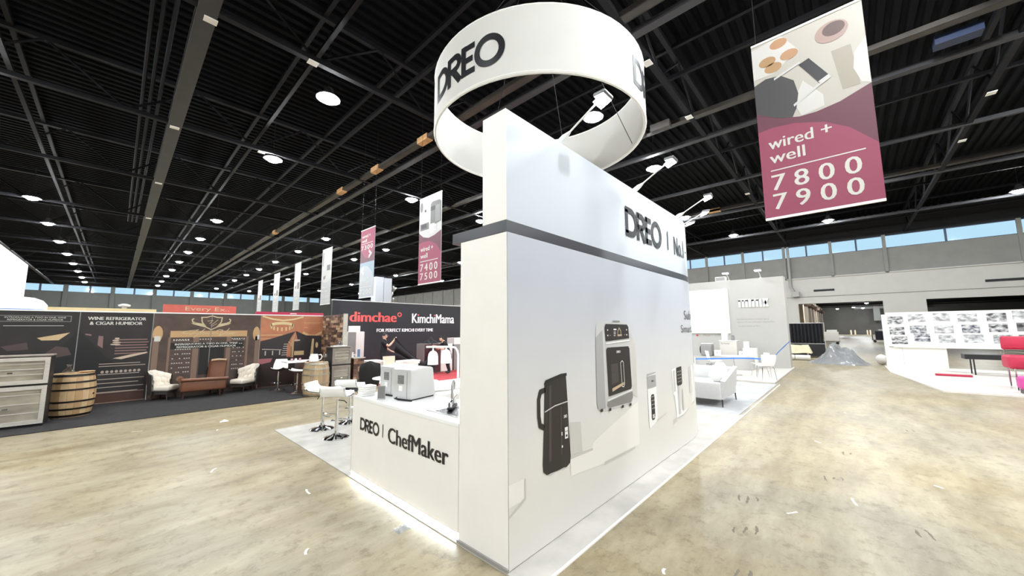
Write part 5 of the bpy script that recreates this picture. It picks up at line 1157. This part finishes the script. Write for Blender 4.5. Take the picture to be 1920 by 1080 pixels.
def b2t(b, f):
    text(b, 'wired +', 0.09, 0.63, 0.66, 0.575, f, bold=0.06); text(b, 'well', 0.09, 0.71, 0.42, 0.655, f, bold=0.06); b.rect(0.09, 0.742, 0.88, 0.75, f)
    text(b, '7400', 0.09, 0.86, 0.86, 0.775, f, bold=0.06, spacing=1.4); text(b, '7500', 0.09, 0.96, 0.86, 0.88, f, bold=0.06, spacing=1.4)
bp(t, 'lettering', m_pwhite, F(4), b2t)
# 7300 / 7200
t, F, W_, H_ = banner(6.58, 14.50, 13.30, 3.08, 5.82, 'two-tone banner, maroon 7300 above pale blue 7200')
fabric(t, P(170, 190, 206), W_, H_)
bp(t, 'maroon_field', m_mar2, F(1), lambda b, f: b.rect(0, 0, 1, 0.49, f))
bp(t, 'maroon_disc', m_mar, F(2), lambda b, f: b.poly([(0, 0.0), (1, 0.0), (1, 0.30), (0.85, 0.38), (0.6, 0.44), (0.35, 0.42), (0.1, 0.33), (0, 0.27)], f))
bp(t, 'pale_disc', P(204, 210, 216), F(1), lambda b, f: b.poly([(0, 0.56), (0.3, 0.535), (0.6, 0.56), (0.85, 0.64), (1, 0.74), (1, 1), (0, 1)], f))
def b3t(b, f):
    text(b, 'wired +', 0.1, 0.12, 0.70, 0.07, f, bold=0.06); text(b, 'well', 0.1, 0.185, 0.45, 0.14, f, bold=0.06); b.rect(0.08, 0.205, 0.88, 0.212, f); text(b, '7300', 0.07, 0.30, 0.88, 0.235, f, bold=0.06, spacing=1.2)
def b3u(b, f):
    text(b, 'clean +', 0.08, 0.75, 0.65, 0.70, f, bold=0.06); text(b, 'contain', 0.08, 0.82, 0.68, 0.77, f, bold=0.06); b.rect(0.08, 0.85, 0.88, 0.857, f); text(b, '7200', 0.06, 0.96, 0.88, 0.885, f, bold=0.06, spacing=1.2)
bp(t, 'lettering', m_pwhite, F(4), b3t); bp(t, 'lettering', m_pwhite, F(4), b3u)
bp(t, 'arrow', m_pwhite, F(4), lambda b, f: b.ribbon([(0.62, 0.33), (0.78, 0.375), (0.62, 0.42)], 0.045, f))
bp(t, 'arrow', m_pwhite, F(4), lambda b, f: b.ribbon([(0.30, 0.57), (0.14, 0.615), (0.30, 0.66)], 0.045, f))
# four pale banners further along
for k, (X, yl, yr, z0, lab) in enumerate(((6.94, 19.65, 18.42, 3.08, 'pale banner with a dark square, nearest of the four pale aisle banners'), (7.29, 25.1, 24.0, 3.05, 'pale banner second in the row of four pale aisle banners'), (7.63, 30.85, 29.5, 3.0, 'pale banner third in the row of four pale aisle banners'), (7.84, 36.2, 34.9, 3.0, 'pale narrow banner, farthest of the four pale aisle banners'))):
    t, F, W_, H_ = banner(X, yl, yr, z0, 5.86, lab)
    fabric(t, P(226, 224, 218), W_, H_)
    bp(t, 'grey_field', P(204, 206, 206), F(1), lambda b, f: b.poly([(0, 0.55), (0.4, 0.62), (0.7, 0.60), (1, 0.55), (1, 1), (0, 1)], f))
    bp(t, 'photo_detail', P(58, 54, 54) if k == 0 else P(120, 100, 92), F(2), lambda b, f: (b.rect(0.55, 0.30 if k == 0 else 0.42, 0.88, 0.40 if k == 0 else 0.56, f),))
    bp(t, 'photo_stripe', P(120, 108, 102), F(2), lambda b, f: b.rect(0.1, 0.05, 0.16, 0.30, f))
    bp(t, 'photo_object', P(110, 96, 92), F(2), lambda b, f: b.poly([(0.2, 0.50), (0.45, 0.48), (0.4, 0.54), (0.25, 0.56)], f))
    bp(t, 'lettering', m_pwhite, F(3), lambda b, f: (text(b, 'clean +', 0.1, 0.72, 0.65, 0.67, f, bold=0.06), text(b, 'contain', 0.1, 0.79, 0.72, 0.74, f, bold=0.06), b.rect(0.08, 0.815, 0.88, 0.822, f), text(b, '7000', 0.1, 0.90, 0.85, 0.84, f, bold=0.06, spacing=1.2), text(b, '7100', 0.1, 0.98, 0.85, 0.92, f, bold=0.06, spacing=1.2)))

# ================================================================ MINIX BOOTH
o = MB().bx(14.3, 20.2, 1.86, 9.5, 0.0, 0.05).build('booth_floor', mat('white_platform', S(208, 202, 194), 0.5, vary=0.04, scale=1.5), None, bevel=0.01); tag(o, 'white raised platform floor under the white table and chairs', 'platform')
ZP = 0.05
mw = thing('minix_booth_wall', 'tall white booth wall with a bright screen and raised white lettering', 'booth wall', (19.5, 0, ZP))
m_mw = mat('warm_white_wall', S(184, 182, 177), 0.6, vary=0.02, scale=2)
part('wall_panel', mw, m_mw, bevel=0.01)(lambda b: b.bx(0, 0.6, 1.92, 9.4, 0, 3.95))
part('screen', mw, mat('lit_screen', S(255, 255, 255), 0.4, emit=(0.95, 0.98, 1, 1), estr=0.7))(lambda b: b.bx(-0.05, -0.002, 4.12, 8.6, 1.50, 3.52))
part('screen_frame', mw, m_white)(lambda b: (b.bx(-0.09, -0.002, 4.06, 4.118, 1.46, 3.56), b.bx(-0.09, -0.002, 4.118, 8.6, 1.46, 1.498), b.bx(-0.09, -0.002, 4.118, 8.6, 3.522, 3.56)))
MF = lambda k: (lambda u, z: (-0.004-0.002*k, 9.0-u, z))
def solid_text(b, body, u0, v0, u1, v1, depth):
    # raised letters: front faces plus a skirt back to the wall
    vv, ff = text2d(body, 0.0, 0, 1.0, 2)
    fr = [(-depth, 9.0-(u0+(u1-u0)*x), v0+(v1-v0)*y) for x, y in vv]; bk = [(-0.003, p[1], p[2]) for p in fr]; n = len(fr)
    cnt = {}
    for f in ff:
        for i in range(len(f)): e = (f[i], f[(i+1) % len(f)]); cnt[e] = cnt.get(e, 0)+1
    sk2 = [(a, c, c+n, a+n) for (a, c) in cnt if (c, a) not in cnt]
    b.add(fr+bk, [tuple(f) for f in ff]+sk2)
def minix_letters(b):
    # heavy geometric lower-case letters, extruded
    H = 0.36; y0 = 3.66; z0 = 2.65; d = 0.06
    def bar(u0, u1, v0, v1): b.bx(-d, -0.003, y0-u1, y0-u0, z0+v0, z0+v1)
    def slant(u0, u1, w_):
        for (a, c) in ((u0, u1), (u1, u0)):
            vs = [(-d, y0-(a-w_/2), z0), (-d, y0-(a+w_/2), z0), (-d, y0-(c+w_/2), z0+H), (-d, y0-(c-w_/2), z0+H)]; vs += [(-0.003, p[1], p[2]) for p in vs]
            b.add(vs, [(0, 1, 2, 3), (0, 4, 5, 1), (1, 5, 6, 2), (2, 6, 7, 3), (3, 7, 4, 0)])
    s = 0.085
    for u in (0.0, 0.135, 0.27): bar(u, u+s, 0, H-0.03)
    bar(0, 0.355, H-0.09, H)
    bar(0.40, 0.40+s, 0, H)
    bar(0.53, 0.53+s, 0, H-0.02); bar(0.68, 0.68+s, 0, H-0.03); bar(0.53, 0.765, H-0.09, H)
    bar(0.81, 0.81+s, 0, H)
    slant(0.97, 1.10, 0.095)
part('raised_letters', mw, m_gloss)(minix_letters)
def mt(b):
    text(b, 'Expanding Possibilities in Compact Spaces,', 5.22, 2.06, 6.45, 2.14, MF(0)); text(b, 'experience the value of the space created by Minix.', 5.22, 1.93, 6.66, 2.01, MF(0)); text(b, 'Your perfect moments with Minix.', 5.24, 1.75, 6.10, 1.83, MF(0))
part('wall_text', mw, mat('grey_wall_text', S(140, 136, 132), 0.6))(mt)
part('small_logo', mw, P(222, 76, 92))(lambda b: b.rect(3.42, 1.32, 3.52, 1.40, MF(0)))
part('small_logo', mw, P(190, 160, 150))(lambda b: (text(b, 'MiniS', 3.75, 1.32, 4.05, 1.41, MF(0)),)); part('small_logo', mw, P(186, 182, 176))(lambda b: text(b, 'AVIIOT', 4.25, 1.33, 4.65, 1.41, MF(0)))
for (y, lab) in ((4.0, 'bright flood lamp on the white booth wall above the screen edge'), (2.75, 'bright flood lamp on the white booth wall above the raised letters')):
    t = thing('flood_lamp', lab, 'lamp', (19.55, y, ZP+3.95), 0, 'flood lamps on the white booth wall')
    part('arm', t, m_gloss, True)(lambda b: (b.bx(0.0, 0.2, -0.04, 0.04, 0.0, 0.02), b.tube([(0.05, 0, 0.01), (-0.1, 0, 0.15), (-0.55, 0, 0.28)], 0.014, 6)))
    part('head', t, m_lampbody)(lambda b: b.bx(-0.72, -0.5, -0.13, 0.13, 0.29, 0.33)); part('lens', t, m_flood)(lambda b: b.add([(-0.70, -0.12, 0.285), (-0.70, 0.12, 0.285), (-0.50, 0.12, 0.25), (-0.50, -0.12, 0.25)], [(0, 1, 2, 3)]))
t = thing('speaker_box', 'small grey box on top of the white booth wall', 'speaker', (19.6, 4.35, ZP+3.952)); part('case', t, m_offw, bevel=0.01)(lambda b: b.bx(0, 0.3, -0.2, 0.25, 0, 0.22)); part('grille', t, m_pr2)(lambda b: b.bx(-0.006, -0.001, -0.17, 0.22, 0.03, 0.19))
# plinths and products in front of the wall
pl = thing('curved_plinth', 'low white curved plinth with grey lettering in front of the screen', 'plinth', (17.9, 4.1, ZP))
part('body', pl, m_mw, True)(lambda b: b.rloft([(0.7, 2.3, 0.34, 0, 0, 0), (0.7, 2.3, 0.34, 0.50, 0, 0)], 8)); part('lettering', pl, m_greytxt)(lambda b: text(b, 'minix', 0, 0.10, 0.42, 0.24, lambda u, z: (-0.354, 0.58-u, z)))
ap = thing('tabletop_washer', 'grey rounded appliance with a dark round door on the curved plinth', 'appliance', (17.85, 4.68, ZP+0.502), R(0))
part('body', ap, m_grey, True)(lambda b: b.rbox(-0.22, 0.22, -0.23, 0.23, 0, 0.52, 0.06)); part('top', ap, m_white, True)(lambda b: b.rbox(-0.2, 0.2, -0.2, 0.2, 0.521, 0.545, 0.01)); part('door', ap, m_black, True)(lambda b: b.lathe([(0.19, 0), (0.19, 0.03), (0.15, 0.05)], 22, T=Matrix.Translation((0, 0.232, 0.26)) @ Matrix.Rotation(R(-90), 4, 'X')))
po = thing('podium', 'tall off-white podium with small text behind the round table', 'plinth', (18.55, 3.98, ZP)); part('body', po, mat('warm_podium', S(216, 210, 202), 0.6), bevel=0.008)(lambda b: b.bx(-0.18, 0.3, -0.33, 0.33, 0, 1.14)); part('top', po, m_white)(lambda b: b.bx(-0.2, 0.32, -0.36, 0.36, 1.142, 1.17)); part('lettering', po, m_greytxt)(lambda b: text(b, 'The Founder', 0, 1.0, 0.35, 1.07, lambda u, z: (-0.184, 0.28-u, z)))
for nm_, y, w_, hh, m, lab in (('white_appliance', 4.10, 0.12, 0.30, m_white, 'white box appliance on the tall off-white podium'), ('steel_canister', 3.80, 0.06, 0.19, m_grey, 'small grey canister on the tall off-white podium')):
    t = thing(nm_, lab, 'appliance' if w_ > 0.1 else 'canister', (18.5, y, ZP+1.171)); part('body', t, m, True)(lambda b: b.rbox(-w_, w_, -w_, w_, 0, hh, 0.02)); part('lid', t, m_pr4 if w_ > 0.1 else m_black, True)(lambda b: b.rbox(-w_*0.8, w_*0.8, -w_*0.8, w_*0.8, hh+0.001, hh+0.015, 0.005))
for y, hh, lab in ((4.28, 0.26, 'white appliance box beside the grey washer on the curved plinth'), (3.35, 0.24, 'small white appliance at the right end of the curved plinth')):
    t = thing('white_appliance', lab, 'appliance', (17.85, y, ZP+0.502)); part('body', t, m_white, True)(lambda b: b.rbox(-0.1, 0.1, -0.13, 0.13, 0, hh, 0.02)); part('button', t, m_pr4, True)(lambda b: b.lathe([(0.02, 0), (0.02, 0.006)], 10, T=Matrix.Translation((-0.101, 0, hh*0.6)) @ Matrix.Rotation(R(-90), 4, 'Y')))
t = thing('step_display', 'small white stepped display stand right of the podium', 'display', (18.6, 3.2, ZP)); part('body', t, m_white)(lambda b: (b.bx(-0.15, 0.2, -0.25, 0.25, 0, 0.85),)); part('upright', t, m_white)(lambda b: b.bx(0.1, 0.2, 0.05, 0.25, 0.852, 1.12))
tt = thing('cafe_table', 'round white cafe table between white shell chairs', 'table', (15.5, 3.2, ZP))
part('tabletop', tt, m_gloss, True)(lambda b: b.lathe([(0.44, 0.68), (0.45, 0.685), (0.45, 0.70), (0.44, 0.705)], 32)); part('column', tt, m_chrome, True)(lambda b: b.tube([(0, 0, 0.03), (0, 0, 0.68)], 0.025, 10)); part('base', tt, m_chrome, True)(lambda b: b.lathe([(0.24, 0), (0.24, 0.01), (0.03, 0.03)], 20))
for (x, y, rz, lab) in ((16.0, 3.98, R(-150), 'white shell chair left of the round cafe table'), (15.7, 2.45, R(30), 'white shell chair right of the round cafe table'), (14.95, 2.15, R(-62), 'white shell chair at the platform edge, nearest the concrete')):
    shell_chair('shell_chair', (x, y, ZP), rz, lab, 'white shell chairs at the cafe table', m_seat, m_chrome)
tp = MB().sheet(lambda u, v: tuple(bez([(13.9, 4.05, 0.72), (14.6, 2.9, 0.755), (14.72, 2.45, 0.765), (14.9, 1.98, 0.73), (16.4, 1.92, 0.95), (19.47, 1.88, 1.22)], u)+Vector((0, 0, -0.045*v))), 40, 1, 0.001).build('barrier_tape', m_tape); tag(tp, 'blue barrier tape strung past the white chairs to the booth wall', 'tape')
tpole = thing('tape_post', 'slim white post holding the blue tape near the big wall', 'post', (13.9, 4.07, 0.01)); part('base', tpole, m_white, True)(lambda b: b.lathe([(0.12, 0), (0.12, 0.015), (0.02, 0.03)], 16)); part('pole', tpole, m_white, True)(lambda b: b.tube([(0, 0, 0.02), (0, 0, 0.76)], 0.015, 8))
# sofa
sf = thing('sofa', 'small white sofa with black legs on the grey carpet', 'sofa', (9.95, 2.62, 0.014))
m_sofa = mat('white_sofa_fabric', S(206, 205, 204), 0.85, vary=0.03, scale=12)
part('seat_base', sf, m_sofa, True)(lambda b: b.rbox(-0.62, 0.62, -0.36, 0.75, 0.16, 0.40, 0.03))
part('front_panel', sf, m_sofa, True)(lambda b: b.rbox(-0.66, -0.58, -0.40, 0.80, 0.16, 0.54, 0.03))
part('arm', sf, m_sofa, True)(lambda b: b.sheet(lambda u, v: (-0.64+1.30*u, -0.42-0.07*v, 0.17+(0.40+0.24*u)*v), 8, 8, 0.09))
part('backrest', sf, m_sofa, True)(lambda b: b.rbox(0.52, 0.68, -0.42, 0.8, 0.38, 0.80, 0.05)); part('seat_cushion', sf, m_sofa, True)(lambda b: b.rbox(-0.56, 0.5, -0.34, 0.74, 0.405, 0.50, 0.04))
part('cushion', sf, m_seat, True)(lambda b: b.rloft([(0.10, 0.2, 0.04, 0.51, -0.15, -0.25), (0.24, 0.36, 0.10, 0.62, -0.15, -0.22), (0.24, 0.34, 0.10, 0.76, -0.12, -0.22), (0.08, 0.18, 0.04, 0.88, -0.10, -0.22)], 6)); part('cushion', sf, m_seat, True)(lambda b: b.rloft([(0.10, 0.2, 0.04, 0.51, 0.2, -0.2), (0.22, 0.34, 0.10, 0.66, 0.2, -0.2), (0.2, 0.3, 0.09, 0.82, 0.24, -0.2), (0.08, 0.16, 0.04, 0.92, 0.26, -0.2)], 6))
for (sx, sy) in ((-0.58, -0.40), (0.58, -0.42), (-0.58, 0.20), (0.58, 0.70)): part('leg', sf, m_black, True)(lambda b: b.tube([(sx, sy, 0.165), (sx*1.04, sy*1.02, 0)], [0.018, 0.011], 6))
# wrap on platform / floor
m_film = mat('clear_film', S(178, 182, 186), 0.15, alpha=0.38, spec=1.0)
for k, (x, y, sx, sy, hz, lab) in enumerate(((12.5, 2.85, 1.0, 0.6, 0.05, 'flattened white plastic wrap on grey carpet behind the sofa'), (13.5, 2.2, 0.8, 0.45, 0.03, 'scrap of white plastic wrap on grey carpet near the platform edge'), (13.0, 4.9, 1.6, 1.2, 0.28, 'heap of white plastic wrap beside the curved wall end'), (11.3, 2.1, 0.5, 0.3, 0.02, 'small scrap of white wrap on the grey carpet'))):
    o = MB().sheet(crumple(sx, sy, hz, 30+k), 18, 14, 0.003).build('packing_wrap', m_paper, None, True); o.location = (x, y, 0.0105); o.rotation_euler = (0, 0, R(20*k)); tag(o, lab, 'packing wrap', 'plastic wrap scraps')
o = MB().tube([(-0.35, 0, 0.07), (0.35, 0, 0.07)], 0.07, 14).build('film_roll', m_paper, None, True); o.location = (11.35, 2.75, 0.0105); o.rotation_euler = (0, 0, R(60)); tag(o, 'white film roll lying on grey carpet behind the sofa', 'roll')

# ================================================================ BEYOND: drape, table, plastic heap, carts
dr = thing('pipe_and_drape', 'black pipe-and-drape screen standing in front of the dock door', 'drape', (29.5, 0, 0))
part('drape', dr, mat('black_drape', S(22, 22, 25), 0.8), True)(lambda b: b.sheet(lambda u, v: (0.05*math.sin(u*60), 1.2+1.7*u, 0.02+1.98*v), 90, 6, 0.008)); part('crossbar', dr, m_pr1, True)(lambda b: b.tube([(0, 1.1, 2.02), (0, 2.95, 2.02)], 0.02, 6))
for y in (1.12, 2.93): part('upright', dr, m_pr1, True)(lambda b: (b.tube([(0, y, 0), (0, y, 2.02)], 0.02, 6), b.bx(-0.2, 0.2, y-0.15, y+0.15, 0, 0.01)))
bb = thing('black_case', 'low black case standing before the black drape', 'case', (28.2, 2.0, 0)); part('body', bb, mat('black_case_shell', S(30, 30, 34), 0.4), bevel=0.02)(lambda b: b.bx(-0.4, 0.4, -0.9, 0.75, 0.08, 0.78)); part('edge_trim', bb, m_pr4)(lambda b: b.bx(-0.41, 0.41, -0.91, 0.76, 0.782, 0.80))
for sx in (-0.3, 0.3):
    for sy in (-0.75, 0.6): part('caster', bb, m_black, True)(lambda b: b.tube([(sx-0.02, sy, 0.04), (sx+0.02, sy, 0.04)], 0.04, 10))
tc_ = thing('cloth_table', 'folding table under a cream cloth near the white booth wall', 'table', (26.3, 2.15, 0))
part('tablecloth', tc_, mat('cream_cloth', S(232, 220, 188), 0.8, vary=0.05, scale=6), True)(lambda b: b.sheet(lambda u, v: (lambda a, c: (a*0.42, c*0.5, 0.76-0.42*max(0, max(abs(a), abs(c))-0.8)/0.3+0.02*math.sin(9*u+7*v)))((u-0.5)*2.2*1.0, (v-0.5)*2.2*1.0), 22, 22, 0.006))
for sx in (-0.3, 0.3):
    for sy in (-0.36, 0.36): part('leg', tc_, m_pr1, True)(lambda b: b.tube([(sx, sy, 0), (sx, sy, 0.72)], 0.018, 6))
part('stretcher', tc_, m_pr1, True)(lambda b: b.tube([(-0.3, -0.36, 0.2), (-0.3, 0.36, 0.2)], 0.015, 6))
o = MB().bx(-0.15, 0.15, -0.22, 0.22, 0, 0.05).build('folder', m_black); o.location = (26.3, 2.25, 0.79); tag(o, 'dark folder lying on the cream cloth table', 'folder')
for k, y in enumerate((2.62, 1.95)):
    o = MB().tube([(0, -0.32, 0.14), (0, 0.32, 0.14)], 0.14, 16).build('carpet_roll', m_offw, None, True); o.location = (25.3, y, 0); tag(o, 'white roll on the floor before the cream cloth table, %s' % ('left one', 'right one')[k], 'roll', 'rolls by the cloth table')
from mathutils import noise as mnoise
def heap(u, v, k=1.0):
    a = 2*PI*u; n = mnoise.noise(Vector((2.2*math.cos(a), 2.2*math.sin(a), 3.1))); r = v*(1+0.30*n)
    x, y = 1.15*r*math.cos(a), 1.15*r*math.sin(a)
    lump = 0.75*math.exp(-(((x+0.1)/0.55)**2+((y-0.25)/0.42)**2)) + 0.55*math.exp(-(((x-0.2)/0.6)**2+((y+0.45)/0.38)**2)) + 0.22
    wr = 0.5-abs(mnoise.noise(Vector((x*2.6, y*2.6, 2.2)))); wr2 = 0.5-abs(mnoise.noise(Vector((x*6+9, y*6, 4.2))))
    z = (lump*(0.75+0.5*wr)+0.12*wr2)*(1-v**2.2)
    return (x*k, y*k, max(0.004, z*k))
cp = thing('sheeting_heap', 'heap of tan padding under crumpled clear plastic sheeting before the dock door', 'plastic sheeting', (24.2, 0.45, 0))
part('padding', cp, mat('tan_padding', S(128, 116, 98), 0.95, vary=0.25, scale=4), True)(lambda b: b.sheet(lambda u, v: heap(u, v, 0.93), 60, 16, 0.003))
part('plastic_cover', cp, m_film, True)(lambda b: b.sheet(heap, 140, 44, 0.004))
o = MB().sheet(lambda u, v: (0.26*math.sin(PI*v)*math.cos(2*PI*u), 0.24*math.sin(PI*v)*math.sin(2*PI*u), 0.24-0.22*math.cos(PI*v)*(1+0.1*math.sin(5*u))), 20, 12).build('rubbish_bag', m_offw, None, True); o.location = (24.6, -1.05, 0.0); tag(o, 'small white tied bag beside the plastic sheeting heap', 'bag')
for k, (x, y, m, lab) in enumerate(((50.0, 1.5, m_offw, 'loaded white platform cart in the hall beyond the doors'), (58.0, -2.6, mat('navy_crate', S(38, 44, 62), 0.6), 'navy cart with a crate in the hall beyond the doors'))):
    t = thing('cart', lab, 'cart', (x, y, 0), 0, 'carts in the far hall'); part('deck', t, m_pr4)(lambda b: b.bx(-0.6, 0.6, -0.75, 0.75, 0.24, 0.32)); part('crate', t, m, bevel=0.02)(lambda b: b.bx(-0.55, 0.55, -0.7, 0.45, 0.322, 1.25)); part('crate', t, m_offw, bevel=0.02)(lambda b: b.bx(-0.5, 0.5, -0.6, 0.2, 1.252, 1.45)); part('push_bar', t, m_pr4, True)(lambda b: b.tube([(-0.5, 0.7, 0.3), (-0.5, 0.72, 1.1), (0.5, 0.72, 1.1), (0.5, 0.7, 0.3)], 0.025, 6))
    for sx in (-0.45, 0.45):
        for sy in (-0.55, 0.55): part('wheel', t, m_black, True)(lambda b: b.tube([(sx-0.03, sy, 0.12), (sx+0.03, sy, 0.12)], 0.12, 12))

# ================================================================ RIGHT BOOTH WITH PHOTO WALL
o = MB().add([(15.4, -1.75, 0), (15.9, -9.0, 0), (23.5, -9.0, 0), (23.5, -1.05, 0), (20.4, -1.05, 0), (15.4, -1.75, 0.045), (15.9, -9.0, 0.045), (23.5, -9.0, 0.045), (23.5, -1.05, 0.045), (20.4, -1.05, 0.045)], [(4, 3, 2, 1, 0), (5, 6, 7, 8, 9), (0, 1, 6, 5), (1, 2, 7, 6), (2, 3, 8, 7), (3, 4, 9, 8), (4, 0, 5, 9)]).build('booth_floor', mat('cream_platform', S(216, 209, 200), 0.6, vary=0.03, scale=2)); tag(o, 'cream raised floor under the photo wall booth at right', 'platform')
pw = thing('photo_wall', 'white display wall covered with rows of small photographs', 'photo wall', (22, 0, 0.045))
part('board', pw, m_white, bevel=0.005)(lambda b: b.bx(0, 0.05, -6.6, -1.18, 0.92, 2.32)); part('end_post', pw, m_white)(lambda b: b.bx(-0.02, 0.10, -1.178, -1.05, 0, 2.24))
part('lower_panel', pw, m_cream)(lambda b: b.bx(-0.15, 0.05, -2.72, -1.55, 0, 0.88)); part('side_panel', pw, m_cream)(lambda b: b.bx(-0.12, -0.06, -1.545, -1.06, 0, 0.87)); part('shelf', pw, m_white)(lambda b: b.bx(-0.25, 0.05, -6.6, -1.3, 0.885, 0.917))
rndp = random.Random(9); tones = [photo_mat('photo_print_%d' % k, S(*d), S(*l), sc, k) for k, (d, l, sc) in enumerate((((60, 60, 62), (226, 226, 226), 7), ((40, 40, 42), (150, 150, 150), 6), ((150, 150, 152), (240, 240, 240), 6), ((50, 60, 84), (224, 224, 222), 7), ((70, 44, 40), (190, 180, 176), 8)))]
def photo(y, z, w_, h_, k): part('photo_print', pw, tones[k])(lambda b: b.bx(-0.012, -0.0005, y-w_, y, z, z+h_))
for r_, z in enumerate((1.93, 1.50, 1.08)):
    y = -1.22-0.03*r_
    k = 0
    while y > -6.2:
        w_ = rndp.uniform(0.42, 0.50); 
        photo(y, z+rndp.uniform(-0.05, 0.05)+(-0.08 if k == 0 else 0), w_, 0.31, rndp.choice((0, 0, 1, 2, 2, 3, 4))); y -= w_+rndp.uniform(0.12, 0.22); k += 1
bt2 = thing('black_table', 'long black table below the photo wall', 'table', (21.2, -4.6, 0.045)); part('tabletop', bt2, m_black)(lambda b: b.bx(-0.3, 0.3, -1.6, 1.6, 0.55, 0.72))
for sx in (-0.25, 0.25):
    for sy in (-1.3, 0.1, 1.4): part('leg', bt2, m_black, True)(lambda b: b.tube([(sx, sy, 0.55), (sx*1.1, sy, 0)], 0.02, 6))
m_pink = mat('crimson_upholstery', S(180, 40, 70), 0.6, vary=0.08, scale=5); m_mag = mat('magenta_upholstery', S(190, 66, 142), 0.6)
sc = thing('crimson_chair', 'crimson upholstered chair at the right edge below the photo wall', 'chair', (16.6, -3.72, 0.045))
part('backrest', sc, m_pink, True)(lambda b: b.rbox(0.35, 0.47, -0.6, 0.6, 1.08, 1.45, 0.05)); part('seat', sc, m_pink, True)(lambda b: b.rbox(-0.2, 0.5, -0.62, 0.62, 0.58, 0.94, 0.07)); part('frame', sc, m_chrome, True)(lambda b: (b.bx(0.38, 0.44, -0.62, 0.62, 0.985, 1.02), b.tube([(0.42, 0.55, 0.94), (0.42, 0.55, 1.1)], 0.02, 6), b.tube([(0.42, -0.55, 0.94), (0.42, -0.55, 1.1)], 0.02, 6)))
for sx in (-0.15, 0.42):
    for sy in (-0.52, 0.52): part('leg', sc, m_chrome, True)(lambda b: b.tube([(sx, sy, 0.6), (sx, sy, 0)], 0.02, 6))
pf = thing('magenta_pouf', 'magenta square pouf at the right edge on the cream floor', 'pouf', (16.0, -3.62, 0.045)); part('cushion', pf, m_mag, True)(lambda b: b.rbox(-0.22, 0.2, -0.5, 0.5, 0.10, 0.44, 0.08)); part('base', pf, m_black)(lambda b: b.bx(-0.18, 0.16, -0.45, 0.45, 0, 0.099))
o = MB().rbox(-0.06, 0.06, -0.42, 0.42, 0, 0.07, 0.02).build('crimson_mat', m_pink, None, True); o.location = (19.9, -2.55, 0.046); tag(o, 'low crimson bolster on the cream floor before the white lower panel', 'bolster')
# ---- floor litter and scuffs
m_scrap = mat('paper_scrap', S(248, 246, 242), 0.7)
rl = random.Random(17)
spots = [(4.6, 0.55, 'on concrete right of the booth wall, nearest its middle'), (5.3, 0.1, 'on concrete right of the booth, among tyre scuffs'), (3.4, 0.35, 'near the lower end of the printed wall'), (7.6, 0.5, 'on concrete beside the curved wall end'), (3.9, -0.3, 'at the lower right of the aisle'), (6.4, -0.6, 'on the right-hand aisle, far from the booth'), (2.9, 1.15, 'beside the carpet edge at the wall corner'), (1.2, 3.4, 'on concrete in front of the lit counter base'), (0.9, 2.2, 'at the bottom of the aisle before the counter'), (1.6, 4.6, 'near the counter corner by the bar stools'), (-0.4, 4.1, 'on the open concrete at lower left'), (1.0, 6.2, 'on concrete left of the bar stools'), (1.4, 8.6, 'between the bar stools and the charcoal carpet'), (0.4, 9.6, 'near the charcoal carpet edge'), (10.5, 0.2, 'on concrete beside the sofa carpet')]
for x, y, where in spots:
    L_ = rl.uniform(0.03, 0.09); a = rl.uniform(0, PI)
    o = MB().sheet(lambda u, v: ((u-0.5)*L_*2, (v-0.5)*0.02+0.01*math.sin(3*u), 0.002+0.012*u*(1-u)*rl.uniform(0.5, 1.5)), 4, 2, 0.001).build('paper_scrap', m_scrap); o.location = (x, y, 0.0005); o.rotation_euler = (0, 0, a)
    tag(o, 'tiny paper scrap ' + where, 'paper scrap', 'paper scraps on the concrete')
for x, y, lab in ((1.90, 3.12, 'crumpled clear wrapper beside the lit counter base'), (4.15, -0.55, 'torn white film scrap on the concrete right of the booth'), (2.75, -0.35, 'torn white film scrap at the lower right on the concrete'), (1.6, 9.3, 'flat white paper sheet on the aisle near the weathered barrel')):
    o = MB().sheet(crumple(0.13 if x < 3 else 0.22, 0.10, 0.035, int(x*100)), 10, 8, 0.002).build('film_scrap', m_film if x == 1.90 else m_scrap, None, True); o.location = (x, y, 0.0005); tag(o, lab, 'scrap')
m_scuff = mat('dark_scuff', S(104, 94, 78), 0.6, vary=0.2, scale=25)
rs_ = random.Random(3)
for (x, y, a, n) in ((3.9, 0.9, 0.15, 3), (3.2, 0.75, 0.1, 3), (5.9, 0.35, 0.2, 3), (4.9, -0.3, 0.25, 2), (2.75, 1.1, 0.1, 3), (7.2, 0.2, 0.1, 2), (4.6, 1.0, 0.2, 3), (9.4, -0.6, 0.3, 2), (3.6, 0.1, 0.15, 2)):
    for k in range(n):
        def dash(b):
            L_ = rs_.uniform(0.08, 0.2); m_ = 7; up_ = []; dn = []
            for i in range(m_+1):
                q = i/m_; w_ = 0.011*(0.35+0.65*math.sin(PI*q)**0.5)*rs_.uniform(0.5, 1.4); c_ = 0.006*math.sin(5*q+k)
                up_.append((L_*(q-0.5), c_+w_, 0)); dn.append((L_*(q-0.5), c_-w_, 0))
            b.add(up_+dn, [(i, m_+1+i, m_+2+i, i+1) for i in range(m_)])
        o = part('tyre_scuff', floor, m_scuff)(dash); o.location = (x+0.04*k+rs_.uniform(-0.03, 0.03), y-0.075*k, 0.0006); o.rotation_euler = (0, 0, a+rs_.uniform(-0.1, 0.1))
